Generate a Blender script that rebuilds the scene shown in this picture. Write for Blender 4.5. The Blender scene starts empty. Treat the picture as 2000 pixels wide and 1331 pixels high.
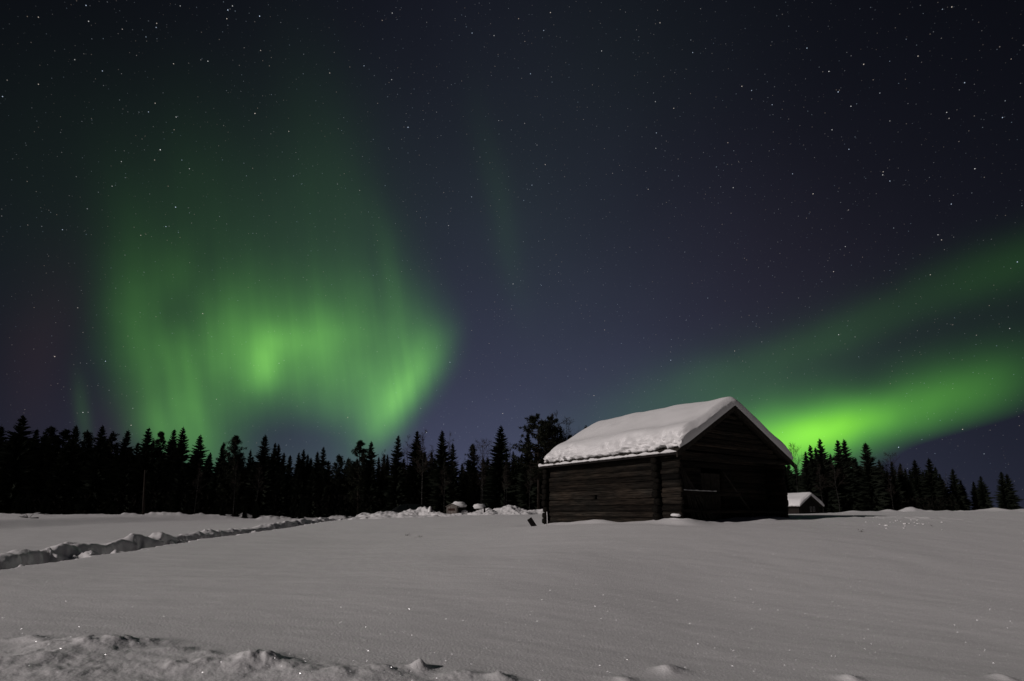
import bpy, math, random
import numpy as np
from mathutils import Vector, noise as mnoise

C = bpy.context.scene.collection
SC = bpy.context.scene
R = math.radians

# ------------------------------------------------------------------ camera
EYE = 1.25                       # eye height above the nearest snow
FPX = 1041.0                     # focal length measured in photo pixels (2000 wide)
TH = R(9.0)                      # the lens is shifted up, so uprights stay nearly upright
PY0 = 998 - FPX * math.tan(TH)   # row of the optical axis
cd = bpy.data.cameras.new("camera")
cam = bpy.data.objects.new("camera", cd)
C.objects.link(cam)
cd.sensor_width = 36
cd.shift_y = (PY0 - 665.5) / 2000
cd.lens = 36 * FPX / 2000
cd.clip_start = 0.05
cd.clip_end = 6000
cam.location = (0, 0, EYE)
cam.rotation_euler = (math.pi / 2 + TH, 0, 0)
cd.dof.use_dof = True
cd.dof.focus_distance = 22
cd.dof.aperture_fstop = 1.8
SC.camera = cam


def ray(px, py):
    """lateral and vertical slope (per metre forward) of a direction"""
    dx, dy = px - 1000.0, py - PY0
    up = FPX * math.sin(TH) - dy * math.cos(TH)
    fw = FPX * math.cos(TH) + dy * math.sin(TH)
    return dx / fw, up / fw


def at(px, py, Y):
    a, b = ray(px, py)
    return Vector((a * Y, Y, EYE + b * Y))


# ------------------------------------------------------------------ moon
MOON_AZ = 31.0                   # direction (deg from +X) in which shadows fall
MOON_EL = 22.5
moon_to = Vector((math.cos(R(MOON_AZ)) * math.cos(R(MOON_EL)), math.sin(R(MOON_AZ)) * math.cos(R(MOON_EL)), -math.sin(R(MOON_EL))))
ld = bpy.data.lights.new("moon", "SUN")
ld.energy = 1.75
ld.angle = R(0.5)
ld.color = (1.0, 0.918, 0.905)
lo = bpy.data.objects.new("moon", ld)
C.objects.link(lo)
lo.rotation_euler = moon_to.to_track_quat("-Z", "Y").to_euler()
lo.location = (-40, -30, 40)

SC.view_settings.view_transform = "Standard"
SC.view_settings.look = "None"
SC.view_settings.exposure = 0
SC.view_settings.gamma = 1
SC.view_settings.use_curve_mapping = False

# ------------------------------------------------------------------ world: night sky, stars, aurora
W = bpy.data.worlds.new("World")
SC.world = W
W.use_nodes = True
wt = W.node_tree
wt.nodes.clear()


class V:
    def __init__(s, k):
        s.k = k

    def __add__(a, b): return mth("ADD", a, b)
    def __radd__(a, b): return mth("ADD", b, a)
    def __sub__(a, b): return mth("SUBTRACT", a, b)
    def __rsub__(a, b): return mth("SUBTRACT", b, a)
    def __mul__(a, b): return mth("MULTIPLY", a, b)
    def __rmul__(a, b): return mth("MULTIPLY", b, a)
    def __truediv__(a, b): return mth("DIVIDE", a, b)


def put(nd, i, v):
    if isinstance(v, V):
        wt.links.new(v.k, nd.inputs[i])
    else:
        nd.inputs[i].default_value = v


def mth(op, a, b=None, c=None, clamp=False):
    if clamp:
        return mth("MINIMUM", mth("MAXIMUM", mth(op, a, b, c), 0.0), 1.0)
    n = wt.nodes.new("ShaderNodeMath")
    n.operation = op
    put(n, 0, a)
    if b is not None: put(n, 1, b)
    if c is not None: put(n, 2, c)
    return V(n.outputs[0])


def comb(x, y, z):
    n = wt.nodes.new("ShaderNodeCombineXYZ")
    put(n, 0, x); put(n, 1, y); put(n, 2, z)
    return V(n.outputs[0])


def vscale(v, s):
    n = wt.nodes.new("ShaderNodeVectorMath")
    n.operation = "SCALE"
    put(n, 0, v); put(n, 3, s)
    return V(n.outputs[0])


def vadd(a, b):
    n = wt.nodes.new("ShaderNodeVectorMath")
    n.operation = "ADD"
    put(n, 0, a); put(n, 1, b)
    return V(n.outputs[0])


def wnoise(vec, scale, detail=2.0, rough=0.5):
    n = wt.nodes.new("ShaderNodeTexNoise")
    put(n, 0, vec)
    n.inputs["Scale"].default_value = scale
    n.inputs["Detail"].default_value = detail
    n.inputs["Roughness"].default_value = rough
    return V(n.outputs[0])


tc = wt.nodes.new("ShaderNodeTexCoord")
DIR = V(tc.outputs["Generated"])
sep = wt.nodes.new("ShaderNodeSeparateXYZ")
wt.links.new(DIR.k, sep.inputs[0])
dxv, dyv, dzv = (V(sep.outputs[i]) for i in range(3))
AZ = mth("ARCTAN2", dxv, dyv)            # 0 straight ahead (+Y), positive to the right
EL = mth("ARCSINE", mth("MINIMUM", mth("MAXIMUM", dzv, -0.9999), 0.9999))


def azel(px, py):
    a, b = ray(px, py)
    return math.atan2(a, 1), math.atan2(b, math.hypot(a, 1))


# slow wander so the curtains are not plain ellipses
nz1 = wnoise(comb(AZ * 3.0, EL * 2.2, 3.3), 1.6, 2.0)
nz2 = wnoise(comb(AZ * 3.0, EL * 2.2, 9.1), 1.6, 2.0)
AZW = AZ + (nz1 - 0.5) * 0.055
ELW = EL + (nz2 - 0.5) * 0.05
# ray structure: narrow in azimuth, long in elevation, leaning a little
rays = wnoise(comb(AZ * 17.0 + AZW * 4.0 + EL * 4.0, ELW * 1.6, 0.0), 1.0, 3.0, 0.5)
rays = mth("MULTIPLY_ADD", rays, 0.5, 0.75)
fine_rays = mth("MULTIPLY_ADD", wnoise(comb(AZ * 62.0 + EL * 9.0, ELW * 2.6, 4.0), 1.0, 2.0, 0.5), 0.24, 0.88)
clouds = wnoise(comb(AZW * 5.0, ELW * 5.0, 5.0), 1.3, 3.0)
clouds = mth("MULTIPLY_ADD", clouds, 0.8, 0.6)


def blob(px, py, sx, sy, ang, inten, p=1.0):
    """a patch of glow: centre direction, two widths and tilt, converted to azimuth/elevation"""
    a0, e0 = azel(px, py)
    ax, ex = azel(px + 4, py); ay, ey = azel(px, py + 4)
    J = np.array([[(ax - a0) / 4, (ay - a0) / 4], [(ex - e0) / 4, (ey - e0) / 4]])
    c, s = math.cos(R(ang)), -math.sin(R(ang))
    B = np.array([[c, -s], [s, c]])
    S = J @ B @ np.diag([sx * sx, sy * sy]) @ B.T @ J.T
    Q = np.linalg.inv(S) * 0.5
    u = AZW - a0
    v = ELW - e0
    q = u * mth("MULTIPLY_ADD", u, float(Q[0, 0]), v * float(2 * Q[0, 1])) + v * v * float(Q[1, 1])
    if p != 1.0:
        q = mth("POWER", mth("MAXIMUM", q, 0.0), p)
    return mth("EXPONENT", q * -1.0) * inten


def total(lst):
    t = None
    for b in lst:
        g = blob(*b)
        t = g if t is None else t + g
    return t


LEFT = [  # px, py, sx, sy, tilt, strength, sharpness
    (548, 730, 258, 125, 0, 0.072, 1.7),
    (505, 585, 255, 150, 0, 0.024, 1.3),
    (513, 703, 36, 20, 80, 0.30),
    (503, 735, 26, 20, 0, 0.08),
    (548, 655, 60, 28, 8, 0.12),
    (600, 665, 60, 40, 0, 0.06),
    (570, 705, 75, 48, 5, 0.10),
    (620, 650, 160, 55, 5, 0.06),
    (795, 765, 26, 70, -38, 0.26),
    (760, 775, 50, 62, -25, 0.16),
    (810, 720, 62, 60, 0, 0.09, 1.4),
    (690, 740, 70, 60, 0, 0.08),
    (385, 775, 13, 85, 14, 0.12),
    (350, 770, 14, 95, 16, 0.10),
    (300, 770, 18, 90, 16, 0.05),
    (315, 845, 45, 40, 20, 0.10),
    (400, 850, 40, 45, 0, 0.09),
    (265, 700, 50, 150, 6, 0.05, 1.5),
    (430, 730, 45, 70, 8, 0.09),
    (475, 600, 90, 60, 0, 0.035),
    (690, 600, 70, 70, 0, 0.03),
    (782, 590, 16, 80, 12, 0.035),
    (335, 530, 30, 42, 0, 0.035),
    (525, 838, 100, 36, 2, -0.042),
    (345, 600, 42, 42, 0, -0.045),
    (640, 855, 70, 26, 0, -0.02),
    (745, 560, 14, 60, 14, -0.008),
]
HALO = [
    (395, 420, 45, 130, 6, 0.006),
    (610, 400, 50, 140, -4, 0.006),
    (760, 500, 40, 110, 20, 0.006),
    (250, 520, 50, 110, 0, 0.006),
    (510, 450, 290, 150, 0, 0.0125),
    (430, 270, 280, 130, 0, 0.0017),
    (690, 420, 60, 190, 22, 0.007),
    (970, 380, 18, 105, 14, 0.008),
    (1003, 510, 20, 80, 10, 0.0065),
    (1010, 430, 70, 150, 10, 0.0035),
    (1130, 520, 120, 260, 0, 0.003),
    (1230, 120, 160, 130, 0, 0.0020),
    (165, 805, 12, 45, 10, 0.03),
]
RIGHT = [
    (1615, 848, 80, 28, 8, 0.46),
    (1540, 875, 90, 42, 0, 0.26),
    (1700, 826, 110, 32, 10, 0.13, 1.1),
    (1810, 795, 110, 38, 13, 0.095, 1.1),
    (1900, 765, 85, 50, 14, 0.055, 1.2),
    (1470, 850, 110, 60, 20, 0.09),
    (1720, 775, 260, 52, 14, 0.026),
    (1640, 655, 250, 31, 21, 0.025, 1.2),
    (1975, 530, 100, 46, 21, 0.020),
    (1390, 755, 170, 48, 22, 0.017),
    (1240, 800, 110, 40, 15, 0.018),
    (1900, 885, 140, 30, 12, -0.05),
]
RED = [
    (75, 690, 55, 120, -14, 0.008),
    (230, 840, 60, 60, 0, 0.006),
    (1500, 560, 200, 160, 0, 0.003),
]


def edge(pts, deg):
    """azimuth of the glow's rim as a polynomial of elevation"""
    ae = np.array([azel(*p) for p in pts])
    c = np.polyfit(ae[:, 1], ae[:, 0], deg)
    e = mth("MINIMUM", mth("MAXIMUM", ELW, float(ae[:, 1].min())), float(ae[:, 1].max()))
    r = float(c[0])
    for k in c[1:]:
        r = mth("MULTIPLY_ADD", e, r, float(k))
    return r


def sm(x, a, b):
    n = wt.nodes.new("ShaderNodeMapRange")
    n.interpolation_type = "SMOOTHSTEP"
    put(n, 0, x)
    n.inputs[1].default_value = a; n.inputs[2].default_value = b
    n.inputs[3].default_value = 0; n.inputs[4].default_value = 1
    return V(n.outputs[0])


rim_l = sm(AZW - edge([(175, 300), (180, 420), (186, 520), (195, 600), (210, 690), (236, 780), (270, 850), (300, 900)], 3), -0.05, 0.06)
rim_r = sm(edge([(720, 300), (790, 420), (835, 500), (880, 580), (905, 650), (893, 705), (852, 762), (800, 830), (770, 880)], 4) - AZW, -0.045, 0.075)
gl = mth("MAXIMUM", total(LEFT), 0.0) * rays * fine_rays * clouds * rim_l * rim_r + total(HALO) * mth("MULTIPLY_ADD", rays, 0.5, 0.5)
gr = mth("MAXIMUM", total(RIGHT), 0.0) * mth("MULTIPLY_ADD", clouds, 0.9, 0.1)
gl = mth("MAXIMUM", gl, 0.0)
gred = total(RED)

# moonlit night air: brightest low down, lens vignetting painted in towards the sides
gexp = mth("EXPONENT", mth("MAXIMUM", EL, 0.0) * (-1 / R(20.5)))
side = mth("EXPONENT", AZ * AZ * (-1 / (2 * R(21) ** 2)))
side = mth("MULTIPLY_ADD", side, 0.87, 0.13)
basei = gexp * side * mth("MULTIPLY_ADD", clouds, 0.25, 0.75)
sky = vadd(comb(basei * 0.074, basei * 0.084, basei * 0.152), comb(0.0013, 0.0015, 0.0021))
sky = vadd(sky, comb(gl * (mth("MINIMUM", gl, 0.7) * 0.10 + 0.22), gl * 0.86, gl * 0.12))
sky = vadd(sky, comb(gr * (mth("MINIMUM", gr, 0.8) * 0.10 + 0.22), gr, gr * (0.11 - mth("MINIMUM", gr, 0.6) * 0.13)))
sky = vadd(sky, comb(gred, gred * 0.35, gred * 0.3))

# faint stars: three scatterings over the whole sphere
stars = None
for scale, rad, power, gain, off in ((34.0, 0.0008, 5.0, 0.9, 0.0), (95.0, 0.0007, 4.0, 0.55, 5.0), (190.0, 0.00065, 3.0, 0.26, 11.0)):
    vo = wt.nodes.new("ShaderNodeTexVoronoi")
    vo.feature = "F1"
    vo.inputs["Scale"].default_value = scale
    wt.links.new(vadd(DIR, (off, off * 0.7, -off)).k, vo.inputs["Vector"])
    d = V(vo.outputs["Distance"])
    sc = wt.nodes.new("ShaderNodeSeparateColor")
    wt.links.new(vo.outputs["Color"], sc.inputs[0])
    rnd = V(sc.outputs[0]); tint = V(sc.outputs[1])
    core = mth("SUBTRACT", 1.0, d / (rad * scale), clamp=True)
    b = core * (mth("POWER", rnd, power) * gain + 0.02)
    col = comb(b * mth("MULTIPLY_ADD", tint, 0.5, 0.75), b, b * mth("MULTIPLY_ADD", tint, -0.5, 1.3))
    stars = col if stars is None else vadd(stars, col)
BRIGHT = [(168,11,1),(173,42,1),(75,34,.7),(445,20,1.5),(454,12,1),(443,37,1),(507,32,1.6),(352,12,.6),(306,46,.7),(305,54,.8),(406,120,1.2),
 (339,125,.8),(200,139,.8),(146,117,.7),(75,165,.8),(5,189,.9),(313,293,2),(303,202,.8),(290,219,.8),(344,229,1),(498,222,1.5),(343,405,1.6),
 (370,330,.9),(302,313,.7),(324,443,1),(237,316,.7),(275,460,.7),(797,249,1.6),(765,156,.9),(644,143,.8),(711,129,.7),(766,26,1),(564,257,.8),
 (921,385,.9),(876,441,.9),(396,613,1.1),(122,449,.8),(219,364,.7),(509,99,.7),(922,65,.9),(965,70,.8),(1075,25,1),(1062,60,.8),(1175,100,.9),
 (1289,45,.9),(1353,103,.8),(1619,140,1.4),(1687,126,1.2),(1637,180,1.5),(1662,208,1.1),(1449,169,1),(1468,177,.8),(1280,199,.8),(1316,212,.9),
 (1282,260,.9),(1281,290,.9),(1065,322,1),(1039,362,.9),(1432,367,1),(1588,379,1.2),(1658,292,1),(1724,342,1.2),(1725,336,.8),(1738,354,1),
 (1904,330,1.3),(1859,14,1),(1958,230,1),(1849,220,.9),(1793,110,.9),(1858,399,1.1),(1832,459,1),(1839,469,.9),(1987,512,1.3),(1002,555,1.2),
 (1628,531,1),(1508,205,.8),(1625,254,1),(1266,370,.8),(1548,340,.8),(1651,482,.8),(1817,537,.8),(1884,162,1),(1638,654,1.2),(1435,686,.9),
 (1310,704,1.1),(1972,642,.9),(1880,839,1),(1755,874,1.4),(162,806,1.1),(256,831,1),(879,708,.9),(833,845,1.1),(982,808,1.2),(206,706,1),
 (545,710,.7),(1160,773,1)]
acc = [None, None, None]
for k, (px, py, m) in enumerate(BRIGHT):
    a, b = ray(px, py)
    s = Vector((a, 1, b)).normalized()
    n = wt.nodes.new("ShaderNodeVectorMath")
    n.operation = "DISTANCE"
    wt.links.new(DIR.k, n.inputs[0])
    n.inputs[1].default_value = s
    core = mth("MULTIPLY_ADD", V(n.outputs["Value"]), -0.95 * m / 0.00068, 0.95 * m)
    core = mth("MAXIMUM", core, 0.0)
    acc[k % 3] = core if acc[k % 3] is None else acc[k % 3] + core
stars = vadd(stars, comb(acc[0] * 0.8 + acc[1] + acc[2] * 1.1, acc[0] * 0.95 + acc[1] + acc[2] * 0.97, acc[0] * 1.2 + acc[1] + acc[2] * 0.85))
above = mth("MULTIPLY_ADD", EL, 12.0, 0.1, clamp=True)
sky = vadd(sky, vscale(stars, above))
bg = wt.nodes.new("ShaderNodeBackground")
wt.links.new(sky.k, bg.inputs[0])
bg.inputs[1].default_value = 1.0
wo = wt.nodes.new("ShaderNodeOutputWorld")
wt.links.new(bg.outputs[0], wo.inputs[0])
W.cycles.sampling_method = "MANUAL"
W.cycles.sample_map_resolution = 512

# ------------------------------------------------------------------ materials


def mat(name):
    m = bpy.data.materials.new(name)
    m.use_nodes = True
    nt = m.node_tree
    b = nt.nodes["Principled BSDF"]
    b.inputs["Specular IOR Level"].default_value = 0.2
    return m, nt, b


def nd(nt, kind, **kw):
    n = nt.nodes.new(kind)
    for k, v in kw.items():
        setattr(n, k, v)
    return n


def noise_mat(name, c0, c1, scale=(1, 1, 1), nscale=4.0, rough=0.9, bump=0.0, detail=4.0, lo=0.35, hi=0.65, spec=0.15, bdist=0.05):
    m, nt, b = mat(name)
    t = nd(nt, "ShaderNodeTexCoord")
    mp = nd(nt, "ShaderNodeMapping")
    mp.inputs["Scale"].default_value = scale
    nt.links.new(t.outputs["Object"], mp.inputs[0])
    n = nd(nt, "ShaderNodeTexNoise")
    n.inputs["Scale"].default_value = nscale
    n.inputs["Detail"].default_value = detail
    n.inputs["Roughness"].default_value = 0.65
    nt.links.new(mp.outputs[0], n.inputs["Vector"])
    r = nd(nt, "ShaderNodeValToRGB")
    r.color_ramp.elements[0].position = lo
    r.color_ramp.elements[1].position = hi
    r.color_ramp.elements[0].color = (*c0, 1)
    r.color_ramp.elements[1].color = (*c1, 1)
    nt.links.new(n.outputs[0], r.inputs[0])
    nt.links.new(r.outputs[0], b.inputs["Base Color"])
    b.inputs["Roughness"].default_value = rough
    b.inputs["Specular IOR Level"].default_value = spec
    if bump:
        bp = nd(nt, "ShaderNodeBump")
        bp.inputs["Strength"].default_value = bump
        bp.inputs["Distance"].default_value = bdist
        nt.links.new(n.outputs[0], bp.inputs["Height"])
        nt.links.new(bp.outputs[0], b.inputs["Normal"])
    return m


def snow_mat(name, glint=True):
    m, nt, b = mat(name)
    t = nd(nt, "ShaderNodeTexCoord")
    L = nt.links.new
    n1 = nd(nt, "ShaderNodeTexNoise"); n1.inputs["Scale"].default_value = 38; n1.inputs["Detail"].default_value = 4
    n2 = nd(nt, "ShaderNodeTexNoise"); n2.inputs["Scale"].default_value = 0.9; n2.inputs["Detail"].default_value = 5
    mp = nd(nt, "ShaderNodeMapping"); mp.inputs["Scale"].default_value = (0.8, 3.2, 1); mp.inputs["Rotation"].default_value = (0, 0, R(-14))
    L(t.outputs["Object"], mp.inputs[0]); L(mp.outputs[0], n2.inputs["Vector"])
    L(t.outputs["Object"], n1.inputs["Vector"])
    b1 = nd(nt, "ShaderNodeBump"); b1.inputs["Strength"].default_value = 0.5; b1.inputs["Distance"].default_value = 0.012
    b2 = nd(nt, "ShaderNodeBump"); b2.inputs["Strength"].default_value = 0.28; b2.inputs["Distance"].default_value = 0.03
    L(n1.outputs[0], b1.inputs["Height"]); L(n2.outputs[0], b2.inputs["Height"]); L(b2.outputs[0], b1.inputs["Normal"])
    L(b1.outputs[0], b.inputs["Normal"])
    b.inputs["Base Color"].default_value = (0.82, 0.81, 0.805, 1)
    b.inputs["Roughness"].default_value = 0.75
    b.inputs["Specular IOR Level"].default_value = 0.1
    if glint:
        vo = nd(nt, "ShaderNodeTexVoronoi"); vo.inputs["Scale"].default_value = 72
        L(t.outputs["Object"], vo.inputs["Vector"])
        sc = nd(nt, "ShaderNodeSeparateColor"); L(vo.outputs["Color"], sc.inputs[0])
        near = nd(nt, "ShaderNodeMath", operation="LESS_THAN"); near.inputs[1].default_value = 0.42; L(vo.outputs["Distance"], near.inputs[0])
        pick = nd(nt, "ShaderNodeMath", operation="GREATER_THAN"); pick.inputs[1].default_value = 0.70; L(sc.outputs[2], pick.inputs[0])
        mk = nd(nt, "ShaderNodeMath", operation="MULTIPLY"); L(near.outputs[0], mk.inputs[0]); L(pick.outputs[0], mk.inputs[1])
        wn = nd(nt, "ShaderNodeTexWhiteNoise", noise_dimensions="3D"); L(vo.outputs["Position"], wn.inputs["Vector"])
        sb = nd(nt, "ShaderNodeVectorMath", operation="SUBTRACT"); sb.inputs[1].default_value = (0.5, 0.5, 0.35); L(wn.outputs["Color"], sb.inputs[0])
        nr = nd(nt, "ShaderNodeVectorMath", operation="NORMALIZE"); L(sb.outputs[0], nr.inputs[0])
        gb = nd(nt, "ShaderNodeBsdfGlossy"); gb.inputs["Roughness"].default_value = 0.30
        L(nr.outputs[0], gb.inputs["Normal"])
        gc = nd(nt, "ShaderNodeVectorMath", operation="SCALE"); gc.inputs[0].default_value = (0.26, 0.26, 0.262); L(mk.outputs[0], gc.inputs["Scale"])
        L(gc.outputs[0], gb.inputs["Color"])
        mx = nd(nt, "ShaderNodeAddShader"); L(b.outputs[0], mx.inputs[0]); L(gb.outputs[0], mx.inputs[1])
        L(mx.outputs[0], nt.nodes["Material Output"].inputs[0])
    return m


M_SNOW = snow_mat("snow")
M_SNOWCAP = snow_mat("packed_snow", False)
def log_mat(name, along):
    """weathered hewn log: long grain, drying cracks, grey and brown patches"""
    m, nt, b = mat(name)
    L = nt.links.new
    t = nd(nt, "ShaderNodeTexCoord")

    def nz(sx, sz, scale, detail):
        mp = nd(nt, "ShaderNodeMapping")
        mp.inputs["Scale"].default_value = (sx, 3, sz) if along == "x" else (3, sx, sz)
        L(t.outputs["Object"], mp.inputs[0])
        n = nd(nt, "ShaderNodeTexNoise"); n.inputs["Scale"].default_value = scale; n.inputs["Detail"].default_value = detail
        n.inputs["Roughness"].default_value = 0.65
        L(mp.outputs[0], n.inputs["Vector"])
        return n
    grain, patch, big = nz(0.8, 15, 2.6, 6), nz(0.16, 5.0, 1.2, 2), nz(0.9, 1.3, 0.7, 3)
    r = nd(nt, "ShaderNodeValToRGB")
    r.color_ramp.elements[0].position = 0.36; r.color_ramp.elements[0].color = (0.005, 0.0042, 0.0036, 1)
    r.color_ramp.elements[1].position = 0.70; r.color_ramp.elements[1].color = (0.056, 0.050, 0.0445, 1)
    L(grain.outputs[0], r.inputs[0])
    r2 = nd(nt, "ShaderNodeValToRGB")
    r2.color_ramp.elements[0].position = 0.36; r2.color_ramp.elements[0].color = (0.34, 0.32, 0.30, 1)
    r2.color_ramp.elements[1].position = 0.66; r2.color_ramp.elements[1].color = (1.2, 1.16, 1.08, 1)
    L(patch.outputs[0], r2.inputs[0])
    r3 = nd(nt, "ShaderNodeValToRGB")
    r3.color_ramp.elements[0].position = 0.38; r3.color_ramp.elements[0].color = (0.7, 0.73, 0.72, 1)
    r3.color_ramp.elements[1].position = 0.62; r3.color_ramp.elements[1].color = (1.12, 1.0, 0.9, 1)
    L(big.outputs[0], r3.inputs[0])
    m1 = nd(nt, "ShaderNodeVectorMath", operation="MULTIPLY"); L(r.outputs[0], m1.inputs[0]); L(r2.outputs[0], m1.inputs[1])
    m2 = nd(nt, "ShaderNodeVectorMath", operation="MULTIPLY"); L(m1.outputs[0], m2.inputs[0]); L(r3.outputs[0], m2.inputs[1])
    at_ = nd(nt, "ShaderNodeAttribute", attribute_name="tone")
    m3 = nd(nt, "ShaderNodeVectorMath", operation="SCALE"); L(m2.outputs[0], m3.inputs[0]); L(at_.outputs["Fac"], m3.inputs["Scale"])
    L(m3.outputs[0], b.inputs["Base Color"])
    b.inputs["Roughness"].default_value = 0.9; b.inputs["Specular IOR Level"].default_value = 0.1
    bp = nd(nt, "ShaderNodeBump"); bp.inputs["Strength"].default_value = 1.0; bp.inputs["Distance"].default_value = 0.03
    L(grain.outputs[0], bp.inputs["Height"]); L(bp.outputs[0], b.inputs["Normal"])
    return m


M_LOG_Y = log_mat("weathered_log_lengthwise", "y")
M_LOG_X = log_mat("weathered_log_crosswise", "x")
M_LOGEND = noise_mat("blackened_end_grain", (0.003, 0.003, 0.0025), (0.014, 0.012, 0.010), (5, 5, 5), 4.0, 0.95, 0.8, 5, 0.3, 0.7, 0.05, 0.02)
M_BOARD = noise_mat("grey_board", (0.014, 0.012, 0.010), (0.05, 0.044, 0.037), (3, 3, 3), 3.0, 0.9, 0.4, 5, 0.3, 0.7, 0.1, 0.01)
M_POLE = noise_mat("bare_pole_wood", (0.03, 0.027, 0.022), (0.075, 0.068, 0.058), (6, 6, 1), 3.0, 0.9)
M_DARK = noise_mat("dark_plank", (0.006, 0.005, 0.005), (0.014, 0.012, 0.011), (4, 4, 4), 3.0, 0.9)
M_SPRUCE = noise_mat("spruce_needles", (0.008, 0.011, 0.008), (0.022, 0.026, 0.018), (1, 1, 1), 1.1, 0.9, 0, 2, 0.3, 0.7, 0.05)
M_PINE = noise_mat("pine_needles", (0.009, 0.012, 0.008), (0.025, 0.027, 0.018), (1, 1, 1), 1.1, 0.9, 0, 2, 0.3, 0.7, 0.05)
M_BARK = noise_mat("conifer_bark", (0.010, 0.008, 0.007), (0.028, 0.021, 0.016), (2, 2, 0.6), 3.0, 0.95)
M_BIRCH = noise_mat("birch_bark", (0.008, 0.008, 0.007), (0.085, 0.08, 0.075), (1.5, 1.5, 2.5), 2.6, 0.9, 0, 3, 0.50, 0.66)
M_TWIG = noise_mat("bare_twigs", (0.018, 0.015, 0.013), (0.035, 0.028, 0.024), (1, 1, 1), 2.0, 0.95)
M_BRUSH = noise_mat("underbrush", (0.005, 0.005, 0.004), (0.010, 0.009, 0.007), (1, 1, 1), 2.0, 0.95, spec=0.05)
M_SHED = noise_mat("shed_boards", (0.010, 0.0085, 0.0075), (0.026, 0.021, 0.018), (12, 12, 0.6), 2.0, 0.9)
M_PALE = noise_mat("pale_paint", (0.16, 0.155, 0.15), (0.26, 0.25, 0.24), (3, 3, 3), 3.0, 0.7)
M_GREYWOOD = noise_mat("grey_weathered_boards", (0.10, 0.09, 0.08), (0.24, 0.21, 0.19), (8, 8, 1), 2.0, 0.9)
M_RED = noise_mat("faded_red_paint", (0.035, 0.018, 0.014), (0.07, 0.035, 0.028), (6, 6, 6), 3.0, 0.8)
M_GRASS = noise_mat("dry_grass", (0.03, 0.027, 0.02), (0.07, 0.06, 0.045), (5, 5, 5), 3.0, 0.9)


def plain(name, col, rough=0.5, metal=0.0, spec=0.5):
    m, nt, b = mat(name)
    b.inputs["Base Color"].default_value = (*col, 1)
    b.inputs["Roughness"].default_value = rough
    b.inputs["Metallic"].default_value = metal
    b.inputs["Specular IOR Level"].default_value = spec
    return m


M_CARPAINT = noise_mat("car_paint", (0.004, 0.005, 0.005), (0.006, 0.007, 0.007), (1, 1, 1), 2.0, 0.4, spec=0.25)
M_GLASS = plain("car_glass", (0.006, 0.008, 0.008), 0.05, 0, 0.6)
M_RUBBER = plain("tyre_rubber", (0.01, 0.01, 0.01), 0.8, 0, 0.2)
M_STEEL = plain("wheel_steel", (0.2, 0.2, 0.2), 0.4, 0.8)

# ------------------------------------------------------------------ mesh helpers


class MB:
    def __init__(s):
        s.v, s.f, s.t, s.tone = [], [], [], None

    def add(s, vs, fs):
        o = len(s.v)
        s.v.extend([tuple(p) for p in vs])
        s.f.extend([tuple(i + o for i in f) for f in fs])
        if s.tone is not None: s.t.extend([s.tone] * len(fs))

    def box(s, lo, hi, fn=None):
        x0, y0, z0 = lo; x1, y1, z1 = hi
        vs = [(x0, y0, z0), (x1, y0, z0), (x1, y1, z0), (x0, y1, z0), (x0, y0, z1), (x1, y0, z1), (x1, y1, z1), (x0, y1, z1)]
        if fn: vs = [fn(Vector(p)) for p in vs]
        s.add(vs, [(0, 3, 2, 1), (4, 5, 6, 7), (0, 1, 5, 4), (1, 2, 6, 5), (2, 3, 7, 6), (3, 0, 4, 7)])

    def tube(s, pts, rads, n=6, caps=True):
        pts = [Vector(p) for p in pts]
        vs, fs = [], []
        for i, p in enumerate(pts):
            d = (pts[min(i + 1, len(pts) - 1)] - pts[max(i - 1, 0)]).normalized()
            a = d.orthogonal().normalized() if abs(d.z) < 0.9 else Vector((1, 0, 0))
            a = (a - d * a.dot(d)).normalized()
            b = d.cross(a)
            for k in range(n):
                t = 2 * math.pi * k / n
                vs.append(p + (a * math.cos(t) + b * math.sin(t)) * rads[i])
        for i in range(len(pts) - 1):
            for k in range(n):
                k2 = (k + 1) % n
                fs.append((i * n + k, i * n + k2, (i + 1) * n + k2, (i + 1) * n + k))
        if caps:
            fs.append(tuple(range(n - 1, -1, -1)))
            fs.append(tuple((len(pts) - 1) * n + k for k in range(n)))
        s.add(vs, fs)

    def mesh(s, name, m, smooth=False):
        me = bpy.data.meshes.new(name)
        me.from_pydata(s.v, [], s.f)
        me.materials.append(m)
        if s.t and len(s.t) == len(s.f):
            me.attributes.new("tone", "FLOAT", "FACE").data.foreach_set("value", s.t)
        if smooth:
            me.polygons.foreach_set("use_smooth", [True] * len(me.polygons))
        me.update()
        return me

    def build(s, name, m, parent=None, smooth=False):
        o = bpy.data.objects.new(name, s.mesh(name, m, smooth))
        C.objects.link(o)
        if parent: o.parent = parent
        return o


def tag(o, label, cat, group=None):
    o["label"] = label
    o["category"] = cat
    if group: o["group"] = group
    return o


def thing(name, label, cat, loc=(0, 0, 0), rz=0, group=None):
    o = bpy.data.objects.new(name, None)
    C.objects.link(o)
    o.location = loc
    o.rotation_euler = (0, 0, rz)
    o.empty_display_size = 0.2
    return tag(o, label, cat, group)


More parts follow.
